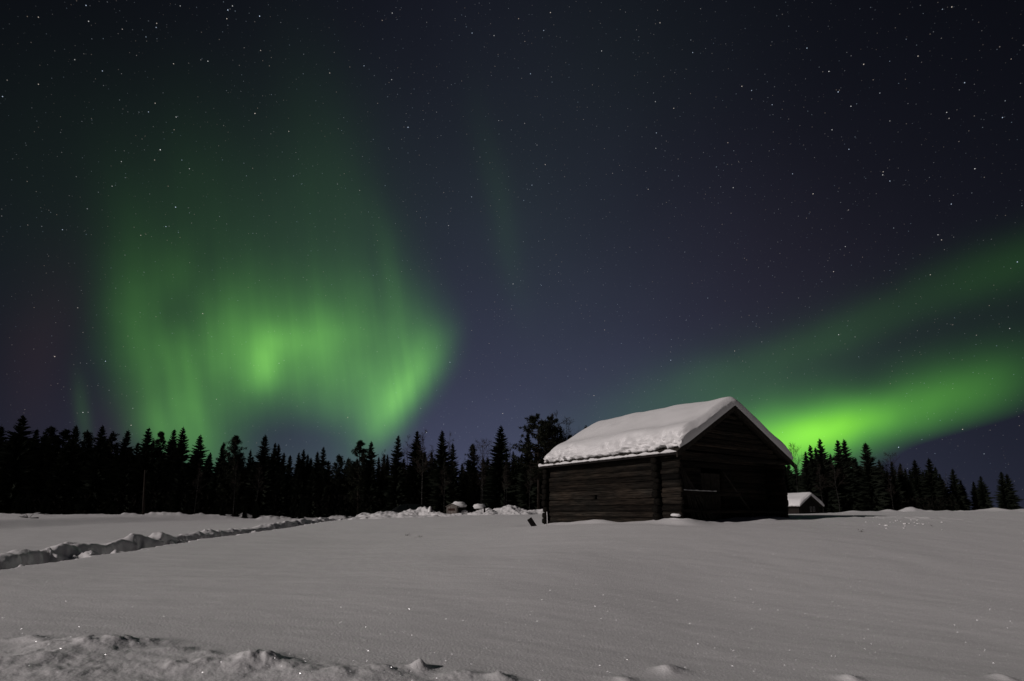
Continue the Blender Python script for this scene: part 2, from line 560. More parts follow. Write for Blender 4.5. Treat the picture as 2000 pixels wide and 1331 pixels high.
# numpy gradient-free value noise
def vnoise(x, y, seed=0):
    xi, yi = np.floor(x).astype(np.int64), np.floor(y).astype(np.int64)
    fx, fy = x - xi, y - yi
    fx, fy = fx * fx * fx * (fx * (fx * 6 - 15) + 10), fy * fy * fy * (fy * (fy * 6 - 15) + 10)

    def h(a, b):
        n = (a * 374761393 + b * 668265263 + seed * 1442695041) & 0xFFFFFFFF
        n = ((n ^ (n >> 13)) * 1274126177) & 0xFFFFFFFF
        n = n ^ (n >> 16)
        return (n & 0xFFFF) / 65535.0
    a, b, c, d = h(xi, yi), h(xi + 1, yi), h(xi, yi + 1), h(xi + 1, yi + 1)
    return (a * (1 - fx) + b * fx) * (1 - fy) + (c * (1 - fx) + d * fx) * fy - 0.5


def fbm(x, y, oct=4, seed=0, rough=0.5):
    t, a = 0, 1.0
    for k in range(oct):
        t = t + a * vnoise(x * 2 ** k + 17.3 * k, y * 2 ** k - 9.1 * k, seed + k)
        a *= rough
    return t


def sstep(a, b, x):
    t = np.clip((x - a) / (b - a), 0, 1)
    return t * t * (3 - 2 * t)


# ------------------------------------------------------------------ where the barn stands
YN = 18.0
aN, _ = ray(1333, 1018)
N = Vector((aN * YN, YN, 0.75))
BROT = R(35.1)
BW, BL, LEAN = 6.66, 7.02, 0.01
bu, bv = Vector((-math.sin(BROT), math.cos(BROT))), Vector((math.cos(BROT), math.sin(BROT)))   # along the barn, across it

# ------------------------------------------------------------------ terrain height (world z)
CP = []  # x, y, height relative to the eye


def cp(slope, Y, e):
    CP.append((slope * Y, Y, e))


for s in (-1.3, -0.6, 0.0, 0.5, 1.1):
    cp(s, 3.5, -1.27)
CP += [(-8, 0, -1.3), (8, 0, -1.4), (0, -10, -1.3), (-40, -10, -1.4), (40, -10, -1.6), (0, -60, -1.5), (60, 40, -1.6), (-60, 0, -1.4)]
for Y, e in ((6, -1.26), (9, -1.14), (13, -0.76), (18, -0.37)):  # near dip shaped to darken the foreground snow
    cp(0.30, Y, e)
cp(0.08, 10, -0.92); cp(0.05, 16, -0.70); cp(0.068, 23.7, -0.56); cp(0.12, 21, -0.47)
cp(0.42, 19.3, -0.40); cp(0.50, 21.6, -0.27)
for Y, e in ((6, -1.26), (9, -1.12), (13, -0.82), (20, -0.42), (27, -0.17), (33, -0.06)):
    cp(0.80, Y, e)
for Y, e in ((6, -1.34), (9, -1.22), (14, -0.84), (22, -0.38), (30, -0.12), (36, -0.08)):
    cp(1.05, Y, e)
cp(0.60, 32, -0.12); cp(0.55, 29, -0.22); cp(0.56, 36, -0.26)
for Y, e in ((7, -1.15), (12, -0.98), (20, -0.80), (30, -0.52), (40, -0.30)):
    cp(-0.05, Y, e)
for Y, e in ((7, -1.20), (14, -1.14), (22, -1.04), (30, -0.86), (42, -0.72)):
    cp(-0.32, Y, e)
for x, y, e in ((-9, 9, -1.20), (-11, 13, -1.2), (-12, 20, -1.12), (-13, 30, -1.0), (-13.5, 45, -0.85), (-20, 20, -1.16), (-22, 40, -1.0),
                (-30, 30, -1.08), (-30, 50, -0.95), (-45, 45, -0.85), (-60, 70, -0.85), (-30, 72, -0.75), (-45, 72, -0.8), (-10, 75, -0.75), (-80, 60, -0.9),
                (-10, 55, -0.9), (0, 60, -0.6), (15, 60, -0.6), (35, 60, -0.9), (60, 75, -1.0), (90, 80, -1.2), (0, 110, -0.6), (-120, 120, -0.5), (120, 130, -1.3), (0, 300, -1), (-300, 200, -1), (300, 200, -2)):
    CP.append((x, y, e))
CPA = np.array(CP)


def _phi(d2):
    return np.where(d2 > 0, d2 * np.log(np.maximum(d2, 1e-12)) * 0.5, 0)


_P = CPA[:, :2] / 30.0
_n = len(_P)
_K = _phi(((_P[:, None] - _P[None]) ** 2).sum(-1)) + np.eye(_n) * 0.002
_A = np.zeros((_n + 3, _n + 3))
_A[:_n, :_n] = _K; _A[:_n, _n] = 1; _A[:_n, _n + 1:] = _P; _A[_n, :_n] = 1; _A[_n + 1:, :_n] = _P.T
_w = np.linalg.solve(_A, np.concatenate([CPA[:, 2], np.zeros(3)]))


def tps(x, y):
    out = np.full(x.shape, _w[_n])
    X, Y = x / 30.0, y / 30.0
    out = out + _w[_n + 1] * X + _w[_n + 2] * Y
    for k in range(_n):
        out = out + _w[k] * _phi((X - _P[k, 0]) ** 2 + (Y - _P[k, 1]) ** 2)
    return out


def bump(x, y, cx, cy, r, h, sharp=1.0, ell=1.0, rot=0.0):
    c, s = math.cos(rot), math.sin(rot)
    u = (x - cx) * c + (y - cy) * s
    v = -(x - cx) * s + (y - cy) * c
    d = np.sqrt((u / (r * ell)) ** 2 + (v / r) ** 2)
    return h * np.exp(-d ** (2.0 / sharp))


rg = random.Random(5)
TR_Y = [0, 12.0, 20, 26.0, 36, 45.0, 60]
TR_X = [-9.9, -11.3, -12.6, -13.3, -13.6, -13.0, -12.0]
LUMPS = []
for k in range(46):
    yy = 11 + 34 * (k + rg.random()) / 46
    LUMPS.append((yy, 0.9 + rg.uniform(-0.35, 0.5), rg.uniform(0.18, 0.42), rg.uniform(0.08, 0.30), rg.uniform(0.6, 1.5)))
BIG = []
for px, py, h, r in ((190, 1062, .34, .42), (85, 1078, .26, .45), (250, 1060, .24, .30), (292, 1056, .36, .28), (325, 1057, .18, .5), (392, 1046, .24, .5), (480, 1035, .2, .7), (540, 1028, .28, .6), (600, 1024, .2, .7)):
    a, b = ray(px, py)
    Y = 1.14 / max(-b, 0.01)
    BIG.append((a * Y, Y, r, h))
FORE = []   # frozen clods along the edge of the trodden snow in front
for px, py, h, r, e in ((60, 1252, .07, .09, 1.0), (120, 1258, .07, .16, 1.6), (150, 1266, .05, .12, 1.6), (215, 1262, .11, .20, 1.3), (245, 1262, .05, .13, 1.5), (335, 1275, .045, .08, 1.4),
                        (405, 1284, .045, .06, 1.0), (500, 1293, .11, .15, 1.0), (520, 1300, .07, .10, 1.0), (470, 1300, .06, .22, 1.3), (750, 1312, .06, .12, 1.2),
                        (820, 1306, .055, .06, 1.0), (905, 1322, .055, .09, 1.3), (980, 1330, .04, .08, 1.2), (1310, 1312, .05, .08, 1.3), (1220, 1330, .03, .07, 1), (1660, 1330, .05, .08, 1), (1960, 1328, .04, .08, 1),
                        (30, 1300, .08, .25, 1.6), (330, 1310, .06, .22, 1.5), (120, 1320, .07, .18, 1.2), (600, 1318, .05, .18, 1.4), (680, 1320, .04, .12, 1)):
    a, b = ray(px, py)
    FORE.append((px, py, r, h, e))


FORE_AT, EDGE_AT = [], []
_CR = {}


def crest(a):
    """distance at which the open field drops out of sight in this direction"""
    if a not in _CR:
        q = np.linspace(22, 42, 81)
        _CR[a] = float(q[np.argmax(tps(a * q, q) / q)])
    return _CR[a]


def tilt(x, y):  # added slope turning near snow away from the moon, imitating lens falloff
    p = 8.0 * np.tanh((x * 0.857 + y * 0.515) / 8.0)
    q = -x * 0.515 + y * 0.857
    return -0.065 * p * sstep(10.0, 2.5, q)


def meet(px, py, y0=2.5, y1=14.0):
    """where a sight line meets the smooth snow surface"""
    a, b = ray(px, py)
    q = np.linspace(y0, y1, 400)
    d = (tps(a * q, q) + tilt(a * q, q)) - b * q
    k = int(np.argmax(d > 0))
    return a * q[k], q[k]


def ground_arr(x, y):
    e = tps(x, y)
    far = np.hypot(x, y)
    e = np.where(far > 250, np.maximum(np.minimum(e, 1.0), -4.0), e)
    # near the camera the snow tips down to the right, a slope added to dim it
    e = e + tilt(x, y)
    # gentle wind forming
    e = e + 0.035 * fbm(x * 0.35, y * 0.35, 3, 3) * sstep(2, 8, far)
    rx, ry = x * 0.97 + y * -0.24, x * 0.24 + y * 0.97
    e = e + 0.009 * fbm(rx * 0.6, ry * 2.2, 3, 11)
    e = e + 0.0035 * fbm(rx * 2.5, ry * 7.0, 2, 23)
    # path shovelled through the snow on the left
    cx = np.interp(y, TR_Y, TR_X)
    wob = 0.25 * fbm(y * 0.45, y * 0 + 2.0, 3, 31)
    wob = wob + 0.22 * fbm(x * 1.1, y * 1.4, 4, 33, 0.65)
    t = x - cx - wob                    # + is the near (right) side
    along = sstep(6, 9, y) * (1 - sstep(47, 51, y))
    cut = sstep(0.62, 0.48, t + 0.10 * fbm(x * 2, y * 2, 3, 44)) * sstep(-0.66, -0.50, t + 0.3 * fbm(x * 1.6, y * 1.6, 3, 41))
    e = e - (0.30 + 0.28 * fbm(x * 0.5, y * 0.7, 3, 43)) * cut * along
    e = e + along * cut * 0.30 * np.maximum(fbm(x * 2.6, y * 2.0, 4, 47, 0.6), -0.05)
    rim = np.exp(-((t + 1.0) / 0.38) ** 2)
    e = e + along * rim * (0.04 + 0.20 * np.maximum(fbm(x * 1.3, y * 1.0, 4, 51, 0.6) + 0.12, 0))
    m = (np.abs(t) < 4) & (y > 6) & (y < 52)
    if m.any():
        xs, ys, add = x[m], y[m], 0
        cxs = cx[m]
        for (yy, off, r, h, el) in LUMPS:
            xx = float(np.interp(yy, TR_Y, TR_X)) - off
            add = add + bump(xs, ys, xx, yy, r, h * 0.8, 1.3, el, 1.4)
        for (xx, yy, r, h) in BIG:
            xl = float(np.interp(yy, TR_Y, TR_X)) - 0.95
            add = add + bump(xs, ys, xl, yy, r, h, 1.1, 1.25, 1.4)
        add = 0.48 * add * (1 + 1.0 * fbm(xs * 3.0, ys * 2.4, 4, 61, 0.6))
        e = e.copy(); e[m] = e[m] + add
    # ploughed road bank further left
    bx = x + 31 + 1.2 * fbm(y * 0.12, y * 0, 2, 71)
    e = e + 0.42 * sstep(0.5, -4.0, bx) * sstep(20, 28, y) * (1 - sstep(66, 74, y))
    e = e + 0.10 * np.maximum(fbm(x * 0.9, y * 0.9, 3, 77), 0) * np.exp(-((bx + 9) / 5) ** 2) * sstep(30, 40, y)
    e = e + 0.55 * np.maximum(fbm(x * 0.5, y * 0.5, 4, 79, 0.6), -0.1) * sstep(57, 64, y) * (1 - sstep(90, 110, y)) * sstep(10, 4, x)
    # crest humps on the right
    for px, py, Y, r, h in ((1735, 1000, 33, .8, .12), (1780, 1000, 33, .9, .15), (1815, 1000, 33.5, 1.2, .05), (1915, 1000, 34, .8, .06), (1945, 1000, 34, 1.0, .16), (1998, 1000, 34, 1.0, .10), (1665, 1002, 31, .7, .08), (1700, 1001, 32, .8, .05)):
        a, b = ray(px, py)
        Yc = crest(a)
        e = e + bump(x, y, a * Yc, Yc, r * 0.55, h * 1.5, 1.2, 1.3)
    ridge = np.exp(-((y - 33.5) / 1.0) ** 2) * sstep(17, 21, x)
    e = e + ridge * 0.17 * fbm(x * 1.1, y * 1.1, 4, 83, 0.6)
    # disturbed patch on the right field
    a, b = ray(1780, 1024)
    d = np.hypot((x - a * 23) / 2.4, (y - 23) / 1.6)
    e = e + np.exp(-d ** 2) * 0.10 * fbm(x * 3.0, y * 3.0, 3, 91)
    # drift pressed against the barn
    e = e + bump(x, y, 5.1, 18.4, 0.8, 0.05, 1, 1.4, 2.2)
    lx = (x - N.x) * bv.x + (y - N.y) * bv.y
    ly = (x - N.x) * bu.x + (y - N.y) * bu.y
    dw = np.hypot(np.maximum(np.maximum(-lx, lx - BW), 0), np.maximum(np.maximum(-ly, ly - BL), 0))
    e = e + np.exp(-(dw / 0.55) ** 2) * (0.02 + 0.13 * fbm(x * 0.7, y * 0.7, 3, 131, 0.5)) - 0.05 * np.exp(-((dw - 0.9) / 0.5) ** 2)
    # trodden snow in front
    edge = y - np.interp(x, [p[0] for p in EDGE_AT], [p[1] for p in EDGE_AT]) + 0.25 * fbm(x * 1.7, y * 0.4, 3, 101)
    near = far < 12
    if near.any():
        xs, ys, ed = x[near], y[near], edge[near]
        add = 0.018 * sstep(0.12, -0.3, ed) * sstep(3.0, -0.5, xs) * (1 + 1.3 * fbm(xs * 1.6, ys * 1.6, 3, 105))
        lum = 0
        for (xx, yy, r, h, el) in FORE_AT:
            w = bump(xs, ys, xx, yy, r * 1.3, h * 0.42, 1.0, el, 0.3)
            lum = lum + w
        lum = lum * (1 + 0.8 * fbm(xs * 5, ys * 5, 4, 109, 0.55))
        add = add + lum + sstep(0.3, -0.2, ed) * 0.012 * fbm(xs * 7, ys * 7, 3, 113)
        e = e.copy(); e[near] = e[near] + add
    return e + EYE


def gz(x, y):
    return float(ground_arr(np.array([float(x)]), np.array([float(y)]))[0])


FORE_AT += [(*meet(px, py), r, h * (2.2 if px > 700 else 1.15), e) for (px, py, r, h, e) in FORE]
EDGE_AT += sorted(meet(px, py) for px, py in ((-300, 1235), (40, 1246), (240, 1252), (420, 1276), (520, 1294), (800, 1312), (1000, 1330), (1400, 1345)))

# ---- the ground sheet: fans out from under the camera to the horizon
angs = np.concatenate([np.linspace(-52, 52, 900), np.linspace(52, 308, 120)[1:-1]])
rad = [0.0]
r = 1.2
while r < 60:
    rad.append(r)
    r *= 1.0055 if r > 3 else 1.03
while r < 3000:
    rad.append(r)
    r *= 1.06
rad = np.array(rad[1:])
A_, R_ = np.meshgrid(np.radians(angs), rad)
gx, gy = (R_ * np.sin(A_)).ravel(), (R_ * np.cos(A_)).ravel()
gzv = ground_arr(gx, gy)
na, nr_ = len(angs), len(rad)
verts = np.stack([gx, gy, gzv], 1)
ii = np.arange(nr_ - 1)[:, None] * na
jj = np.arange(na)[None]
j2 = (jj + 1) % na
quads = np.stack([ii + jj, ii + na + jj, ii + na + j2, ii + j2], -1).reshape(-1, 4)[:, ::-1]
centre = len(verts)
verts = np.vstack([verts, [[0, 0, gz(0, 0.01)]]])
me = bpy.data.meshes.new("snow_field")
ntri = na
me.vertices.add(len(verts)); me.vertices.foreach_set("co", verts.ravel())
nl = quads.size + 3 * ntri
me.loops.add(nl)
tri = np.stack([np.full(na, centre), (np.arange(na) + 1) % na, np.arange(na)], 1)
me.loops.foreach_set("vertex_index", np.concatenate([quads.ravel(), tri.ravel()]).astype(np.int32))
me.polygons.add(len(quads) + ntri)
starts = np.concatenate([np.arange(len(quads)) * 4, len(quads) * 4 + np.arange(ntri) * 3]).astype(np.int32)
me.polygons.foreach_set("loop_start", starts)
me.polygons.foreach_set("use_smooth", np.ones(len(quads) + ntri, dtype=bool))
me.update(calc_edges=True)
me.validate()
me.materials.append(M_SNOW)
go = bpy.data.objects.new("snow_ground", me)
C.objects.link(go)
go["kind"] = "structure"

# ------------------------------------------------------------------ log barn
barn = thing("log_barn", "old dark log barn with snow laden gable roof standing in the field", "barn", N, BROT)


def lean(p):
    return Vector((p[0] + LEAN * p[2], p[1], p[2]))


def make_log(mb, p0, p1, th, ht, seed, seg=0.22):
    """hewn log from p0 to p1 (local, centre line), rounded section, uneven along its length"""
    p0, p1 = Vector(p0), Vector(p1)
    mb.tone = random.Random(seed * 7 + 3).uniform(0.45, 1.55)
    d = p1 - p0
    n = max(3, int(d.length / seg))
    d.normalize()
    side = Vector((-d.y, d.x, 0))
    prof = []
    for k in range(12):
        t = 2 * math.pi * k / 12
        c, s = math.cos(t), math.sin(t)
        prof.append((math.copysign(abs(c) ** 0.55, c) * th / 2, math.copysign(abs(s) ** 0.9, s) * ht / 2))
    vs, fs = [], []
    L = (p1 - p0).length
    for i in range(n + 1):
        s = L * i / n
        cz = 0.018 * mnoise.noise(Vector((s * 0.7, seed * 3.1, 0)))
        cs = 0.022 * mnoise.noise(Vector((s * 0.9, seed * 3.1, 7)))
        for k, (a, b) in enumerate(prof):
            j = 0.016 * mnoise.noise(Vector((s * 2.0, seed * 1.7 + 0.9 * k, 3)))
            p = p0 + d * s + side * (a * (1 + j * 5) + cs) + Vector((0, 0, b * (1 + j * 3) + cz))
            vs.append(lean(p))
    m = len(prof)
    for i in range(n):
        for k in range(m):
            k2 = (k + 1) % m
            fs.append((i * m + k, i * m + k2, (i + 1) * m + k2, (i + 1) * m + k))
    fs.append(tuple(range(m - 1, -1, -1)))
    fs.append(tuple(n * m + k for k in range(m)))
    mb.add(vs, fs)


def courses(z0, z1, seed):
    rr = random.Random(seed)
    z, out = z0, []
    while z < z1 - 0.08:
        h = rr.uniform(0.17, 0.27)
        h = min(h, z1 - z)
        out.append((z + h / 2, h))
        z += h
    return out


WT = 2.56
PORCH = 0.85
rw = random.Random(8)
HOLE_Y = None
# side walls run the whole length, past the cross wall, to the front corner
mbL, mbR = MB(), MB()
ax, _z = ray(1166, 963)
# place of the small vent along the long wall
bu, bv = Vector((-math.sin(BROT), math.cos(BROT))), Vector((math.cos(BROT), math.sin(BROT)))
HOLE_Y = (N.x - ax * N.y) / (ax * bu.y - bu.x)
for i, (z, h) in enumerate(courses(-0.15, WT, 3)):
    front = rw.uniform(-0.05, 0.03)
    back = BL + 0.22 + rw.uniform(-0.06, 0.05)
    off = rw.uniform(-0.035, 0.035)
    th = 0.17 + rw.uniform(-0.015, 0.02)
    if abs(z - 1.02) < h / 2:           # the log with the vent hole is cut in two
        make_log(mbL, (off, front, z), (off, HOLE_Y - 0.09, z), th, h * 1.05, i + 40)
        make_log(mbL, (off, HOLE_Y + 0.09, z), (off, back, z), th, h * 1.05, i + 40)
    else:
        make_log(mbL, (off, front, z), (off, back, z), th, h * 1.05, i + 1)
    make_log(mbR, (BW + off * .5, front, z), (BW + off * .5, back, z), th, h * 1.14, i + 101)
mbL.build("log_wall", M_LOG_Y, barn, True)
mbR.build("log_wall", M_LOG_Y, barn, True)
# cross wall set back behind the shallow porch, back wall
mbF, mbB, mbE, mbE2 = MB(), MB(), MB(), MB()
DX0, DX1 = 2.2, 3.5
for i, (z, h) in enumerate(courses(-0.05, WT, 5)):
    o1, o2 = rw.uniform(-0.05, 0.05), rw.uniform(-0.05, 0.05)
    th = 0.17 + rw.uniform(-0.01, 0.02)
    if z < 2.0:
        make_log(mbF, (-0.02, PORCH, z), (DX0, PORCH, z), th, h * 1.05, i + 201)
        make_log(mbF, (DX1, PORCH, z), (BW + 0.24 + o2, PORCH, z), th, h * 1.05, i + 221)
    else:
        make_log(mbF, (-0.02, PORCH, z), (BW + 0.24 + o2, PORCH, z), th, h * 1.05, i + 201)
    make_log(mbE, (-0.32 + o1, PORCH + 0.5 * o2, z), (-0.021, PORCH, z), th + 0.05, h * 0.98, i + 601, 0.1)
    make_log(mbE2, (-0.32 + o2, BL + 0.5 * o1, z), (-0.021, BL, z), th + 0.05, h * 0.98, i + 641, 0.1)
    make_log(mbB, (-0.02, BL, z), (BW + 0.24 + o1, BL, z), th, h * 1.05, i + 301)
mbF.build("log_wall", M_LOG_X, barn, True)
mbB.build("log_wall", M_LOG_X, barn, True)
mbE.build("corner_log_ends", M_LOGEND, barn, True)
mbE2.build("corner_log_ends", M_LOGEND, barn, True)
# plank door, closed, in the cross wall
md = MB()
for k in range(6):
    x0 = DX0 + 0.05 + k * 0.2
    md.box((x0, PORCH - 0.02 - 0.006 * (k % 2), 0.0), (x0 + 0.19, PORCH + 0.02, 1.9), lean)
md.build("door", M_BOARD, barn)
# gable triangles of logs front and back
ZE, ZR = 2.41, 4.34
RX = BW / 2 - 0.28               # the ridge has shifted towards the near side
SLP, SLPR = (ZR - ZE) / (RX + 0.4), (ZR - ZE + 0.04) / (BW - RX + 0.4)


def roof_z(x):
    return ZR - (SLP * (RX - x) if x < RX else SLPR * (x - RX))


for yy, nm in ((0.03, "gable"), (BL, "gable")):
    mg = MB()
    z, i = WT + 0.02, 0
    while z < ZR - 0.2:
        h = rw.uniform(0.15, 0.2)
        rest = ZR - 0.06 - (z + h * 0.8)
        if rest < 0.1: break
        make_log(mg, (RX - rest / SLP, yy, z + h / 2), (RX + rest / SLPR, yy, z + h / 2), 0.12, h * 1.04, i + 401 + int(yy * 10))
        z += h; i += 1
    mg.build(nm, M_LOG_X, barn, True)
# tie beam under the front gable and the snow dusted rail across the porch
mt = MB()
make_log(mt, (-0.2, 0.03, WT - 0.12), (BW + 0.2, 0.03, WT - 0.12), 0.18, 0.2, 501)
mt.build("tie_beam", M_LOG_X, barn, True)
mt = MB()
make_log(mt, (0.12, 0.06, 1.12), (3.5, 0.06, 1.10), 0.10, 0.15, 507)
rail = mt.build("rail", M_LOG_X, barn, True)
mt = MB()
make_log(mt, (0.1, 0.10, 0.5), (BW - 0.1, 0.10, 0.45), 0.12, 0.13, 508)
mt.build("rail", M_LOG_X, barn, True)
# roof boards
FR, BK = -0.20, BL + 0.20
mr = MB()
for sgn in (-1, 1):
    for k in range(30):
        y0 = FR + (BK - FR) * k / 30
        y1 = FR + (BK - FR) * (k + 1) / 30 - 0.006
        xo = (-0.40 if sgn < 0 else BW + 0.40) + sgn * 0.03 * math.sin(k * 2.3)
        dz = 0.008 * (k % 2)
        t = 0.05
        a = Vector((RX, 0, ZR)); b = Vector((xo, 0, roof_z(xo)))
        vs = []
        for y in (y0, y1):
            for p in (a, b):
                vs.append(lean(Vector((p.x, y, p.z + dz)))); vs.append(lean(Vector((p.x, y, p.z + dz + t))))
        # order: y0 a lo, a hi, b lo, b hi, y1 ...
        f = [(0, 2, 3, 1), (4, 5, 7, 6), (1, 3, 7, 5), (0, 4, 6, 2), (2, 6, 7, 3), (0, 1, 5, 4)]
        mr.add(vs, f)
roof = mr.build("roof", M_BOARD, barn)
for sgn in (-1, 1):
    mb = MB()
    xo = -0.44 if sgn < 0 else BW + 0.42
    for y0, y1, dz0, dz1 in ((FR - 0.05, FR - 0.004, -0.13, 0.075),):
        vs = []
        for y in (y0, y1):
            for x in (RX + sgn * 0.003, xo):
                for dz in (dz0, dz1):
                    vs.append(lean(Vector((x, y, roof_z(x) + dz))))
        mb.add(vs, [(0, 1, 3, 2), (4, 6, 7, 5), (1, 5, 7, 3), (0, 2, 6, 4), (2, 3, 7, 6), (0, 4, 5, 1)])
    mb.build("bargeboard", M_BOARD, roof)
mb = MB()
mb.box((-0.43, FR, ZE - 0.06), (-0.405, BK, ZE + 0.02), lean)
mb.build("eave_board", M_DARK, roof)


# ---- snow on the roof
def snow_cap(x0, x1, y0, y1, xr, zr, slope, T, name, label, frame, dens=1.0, seed=0, off=0.062, lobes=1.0, leanfn=lean, wl=0.42, cat="snow cap", slope_r=None):
    slope_r = slope_r or slope
    def axis(a, b, n, w):
        t = np.linspace(0, 1, n)
        t = t + w * (-np.sin(2 * np.pi * t) / (2 * np.pi))
        return a + (b - a) * t
    nx, ny = int(150 * dens), int(190 * dens)
    xs = axis(x0, x1, nx, 0.93)
    ys = axis(y0, y1, ny, 0.93)
    X, Y = np.meshgrid(xs, ys)
    dl = np.minimum(X - x0, x1 - X)
    df, db = Y - y0, y1 - Y

    def prof(d, w, p):
        q = np.clip(1 - d / w, 0, 1)
        return (1 - q ** p) ** (1 / p)
    wlx = wl * (1 + 0.35 * fbm(Y * 0.8, Y * 0, 2, seed + 5))
    pe = prof(dl, wlx, 2.3)
    q_ = np.clip(df / (0.17 * T / 0.5), 0, 1); pf = np.where(df <= 0, 0.0, 0.55 + 0.45 * (1 - (1 - q_) ** 1.8))
    pb = prof(db, 0.45 * T / 0.5, 2.3)
    P = pe * pf * pb
    thick = T * (1 + 0.24 * fbm(X * 0.45, Y * 0.45, 3, seed + 9)) * (1 + 0.10 * np.exp(-((dl - 0.55) / 0.35) ** 2))
    base = zr - np.where(X < xr, slope * (xr - X), slope_r * (X - xr)) + off
    ridge = np.sqrt((X - xr) ** 2 + 0.30 ** 2) - np.abs(X - xr)        # rounded over the ridge
    H = thick * P - slope * ridge * P * 0.9
    H = H + 0.02 * fbm(X * 1.5, Y * 1.5, 3, seed + 1) * P
    # bulge over the eave; ragged lumps on the lower lip
    sgn = np.where(X < xr, -1.0, 1.0)
    lip = np.exp(-(dl / (0.26 * T / 0.5)) ** 2)
    hfrac = P
    lump = 0.30 - 1.5 * np.abs(fbm(Y * 1.9, hfrac * 1.6, 3, seed + 21, 0.55))
    fine = 0.35 - 1.6 * np.abs(fbm(Y * 4.5, hfrac * 4.0, 3, seed + 27, 0.55))
    lobes = lobes * (1 + 0.9 * fbm(Y * 0.7, X * 0, 2, seed + 51))
    push = (0.10 * np.sin(np.pi * np.clip(hfrac, 0, 1)) + lobes * (0.22 * lump + 0.10 * fine)) * lip
    XX = X + sgn * push
    YY = Y + (-0.05 + 0.06 * fbm(X * 1.2, hfrac * 2, 3, seed + 31)) * np.exp(-df / 0.10) * np.sin(np.pi * np.clip(hfrac, 0, 1) * 0.9)
    H = H + lobes * lip * (0.07 * np.maximum(lump, -0.2) + 0.02 * fine)
    ZT = base + np.maximum(H, 0.0)
    # follow the roof down when pushed past the eave
    ZT = ZT - slope * np.maximum(push, 0) * 0.6
    ZT = np.maximum(ZT, zr - np.where(XX < xr, slope * (xr - XX), slope_r * (XX - xr)) + off)
    top = np.stack([XX.ravel(), YY.ravel(), ZT.ravel()], 1)
    mb = MB()
    fs = []
    for i in range(ny - 1):
        for j in range(nx - 1):
            fs.append((i * nx + j, i * nx + j + 1, (i + 1) * nx + j + 1, (i + 1) * nx + j))
    nb = nx * ny
    vs = [leanfn(Vector(p)) for p in top] + [leanfn(Vector((xr, y, zr + off))) for y in ys]
    for i in range(ny - 1):       # underside, two flat slopes
        fs.append((i * nx, (i + 1) * nx, nb + i + 1, nb + i))
        fs.append((nb + i, nb + i + 1, (i + 1) * nx + nx - 1, i * nx + nx - 1))
    mb.add(vs, fs)
    o = mb.build(name, M_SNOWCAP, None, True)
    o.location, o.rotation_euler = frame
    tag(o, label, cat)
    return o


cap = snow_cap(-0.22, BW + 0.14, FR - 0.06, BK - 0.12, RX, ZR, SLP, 0.52, "roof_snow", "thick rounded blanket of snow lying on the log barn's gable roof", (N, (0, 0, BROT)), slope_r=SLPR)
# thin ledge of old snow left along the eave board
mb = MB()
pts, rr = [], []
for k in range(150):
    y = FR - 0.02 + (BK - FR) * k / 149
    n1 = mnoise.noise(Vector((y * 3.0, 0, 0))); n2 = mnoise.noise(Vector((y * 9.0, 4, 0)))
    pts.append(lean(Vector((-0.40 + 0.035 * n2, y, ZE + 0.06 + 0.03 * n1))))
    rr.append(max(0.012, 0.046 + 0.055 * n1 + 0.035 * n2))
mb.tube(pts, rr, 9)
o = mb.build("eave_snow", M_SNOWCAP, None, True)
o.location = N; o.rotation_euler = (0, 0, BROT)
tag(o, "thin crumbling ledge of snow along the barn's left eave below the roof snow", "snow ledge")


def clump(name, label, cat, loc, r, seed, squash=0.6, group=None, rz=0, ell=1.0):
    mb = MB()
    vs, fs = [], []
    n, m = 18, 11
    for i in range(m + 1):
        ph = math.pi * i / m
        for k in range(n):
            t = 2 * math.pi * k / n
            d = Vector((math.sin(ph) * math.cos(t), math.sin(ph) * math.sin(t), math.cos(ph)))
            q = 1 + 0.35 * mnoise.noise(d * 1.6 + Vector((seed, 0, 0))) + 0.16 * mnoise.noise(d * 4 + Vector((0, seed, 0)))
            vs.append(Vector((d.x * r * q * ell, d.y * r * q, d.z * r * q * squash)))
    for i in range(m):
        for k in range(n):
            k2 = (k + 1) % n
            fs.append((i * n + k, (i + 1) * n + k, (i + 1) * n + k2, i * n + k2))
    mb.add(vs, fs)
    o = mb.build(name, M_SNOWCAP, None, True)
    o.location = loc
    o.rotation_euler = (0, 0, rz)
    if label: tag(o, label, cat, group)
    return o


def barn_pt(x, y, z):
    p = lean(Vector((x, y, z)))
    return Vector((N.x + bv.x * p.x + bu.x * p.y, N.y + bv.y * p.x + bu.y * p.y, N.z + p.z))


clump("snow_clump", "small ragged clump of snow stuck on a low log at the barn's near corner", "snow clump", barn_pt(-0.13, 0.16, 0.36), 0.11, 3.0, 0.45, None, BROT + math.pi / 2, 2.0)
# snow dusting on the rail
mb = MB()
pts = [lean(Vector((0.14 + 1.9 * k / 20, 0.055, 1.197 - 0.011 * k / 20 + 0.004 * math.sin(k)))) for k in range(21)]
mb.tube(pts, [0.018 + 0.007 * math.sin(k * 1.7) for k in range(21)], 6)
o = mb.build("rail_snow", M_SNOWCAP, None, True)
o.location = N; o.rotation_euler = (0, 0, BROT)
tag(o, "thin line of snow on the rail across the barn's dark front", "snow ledge")

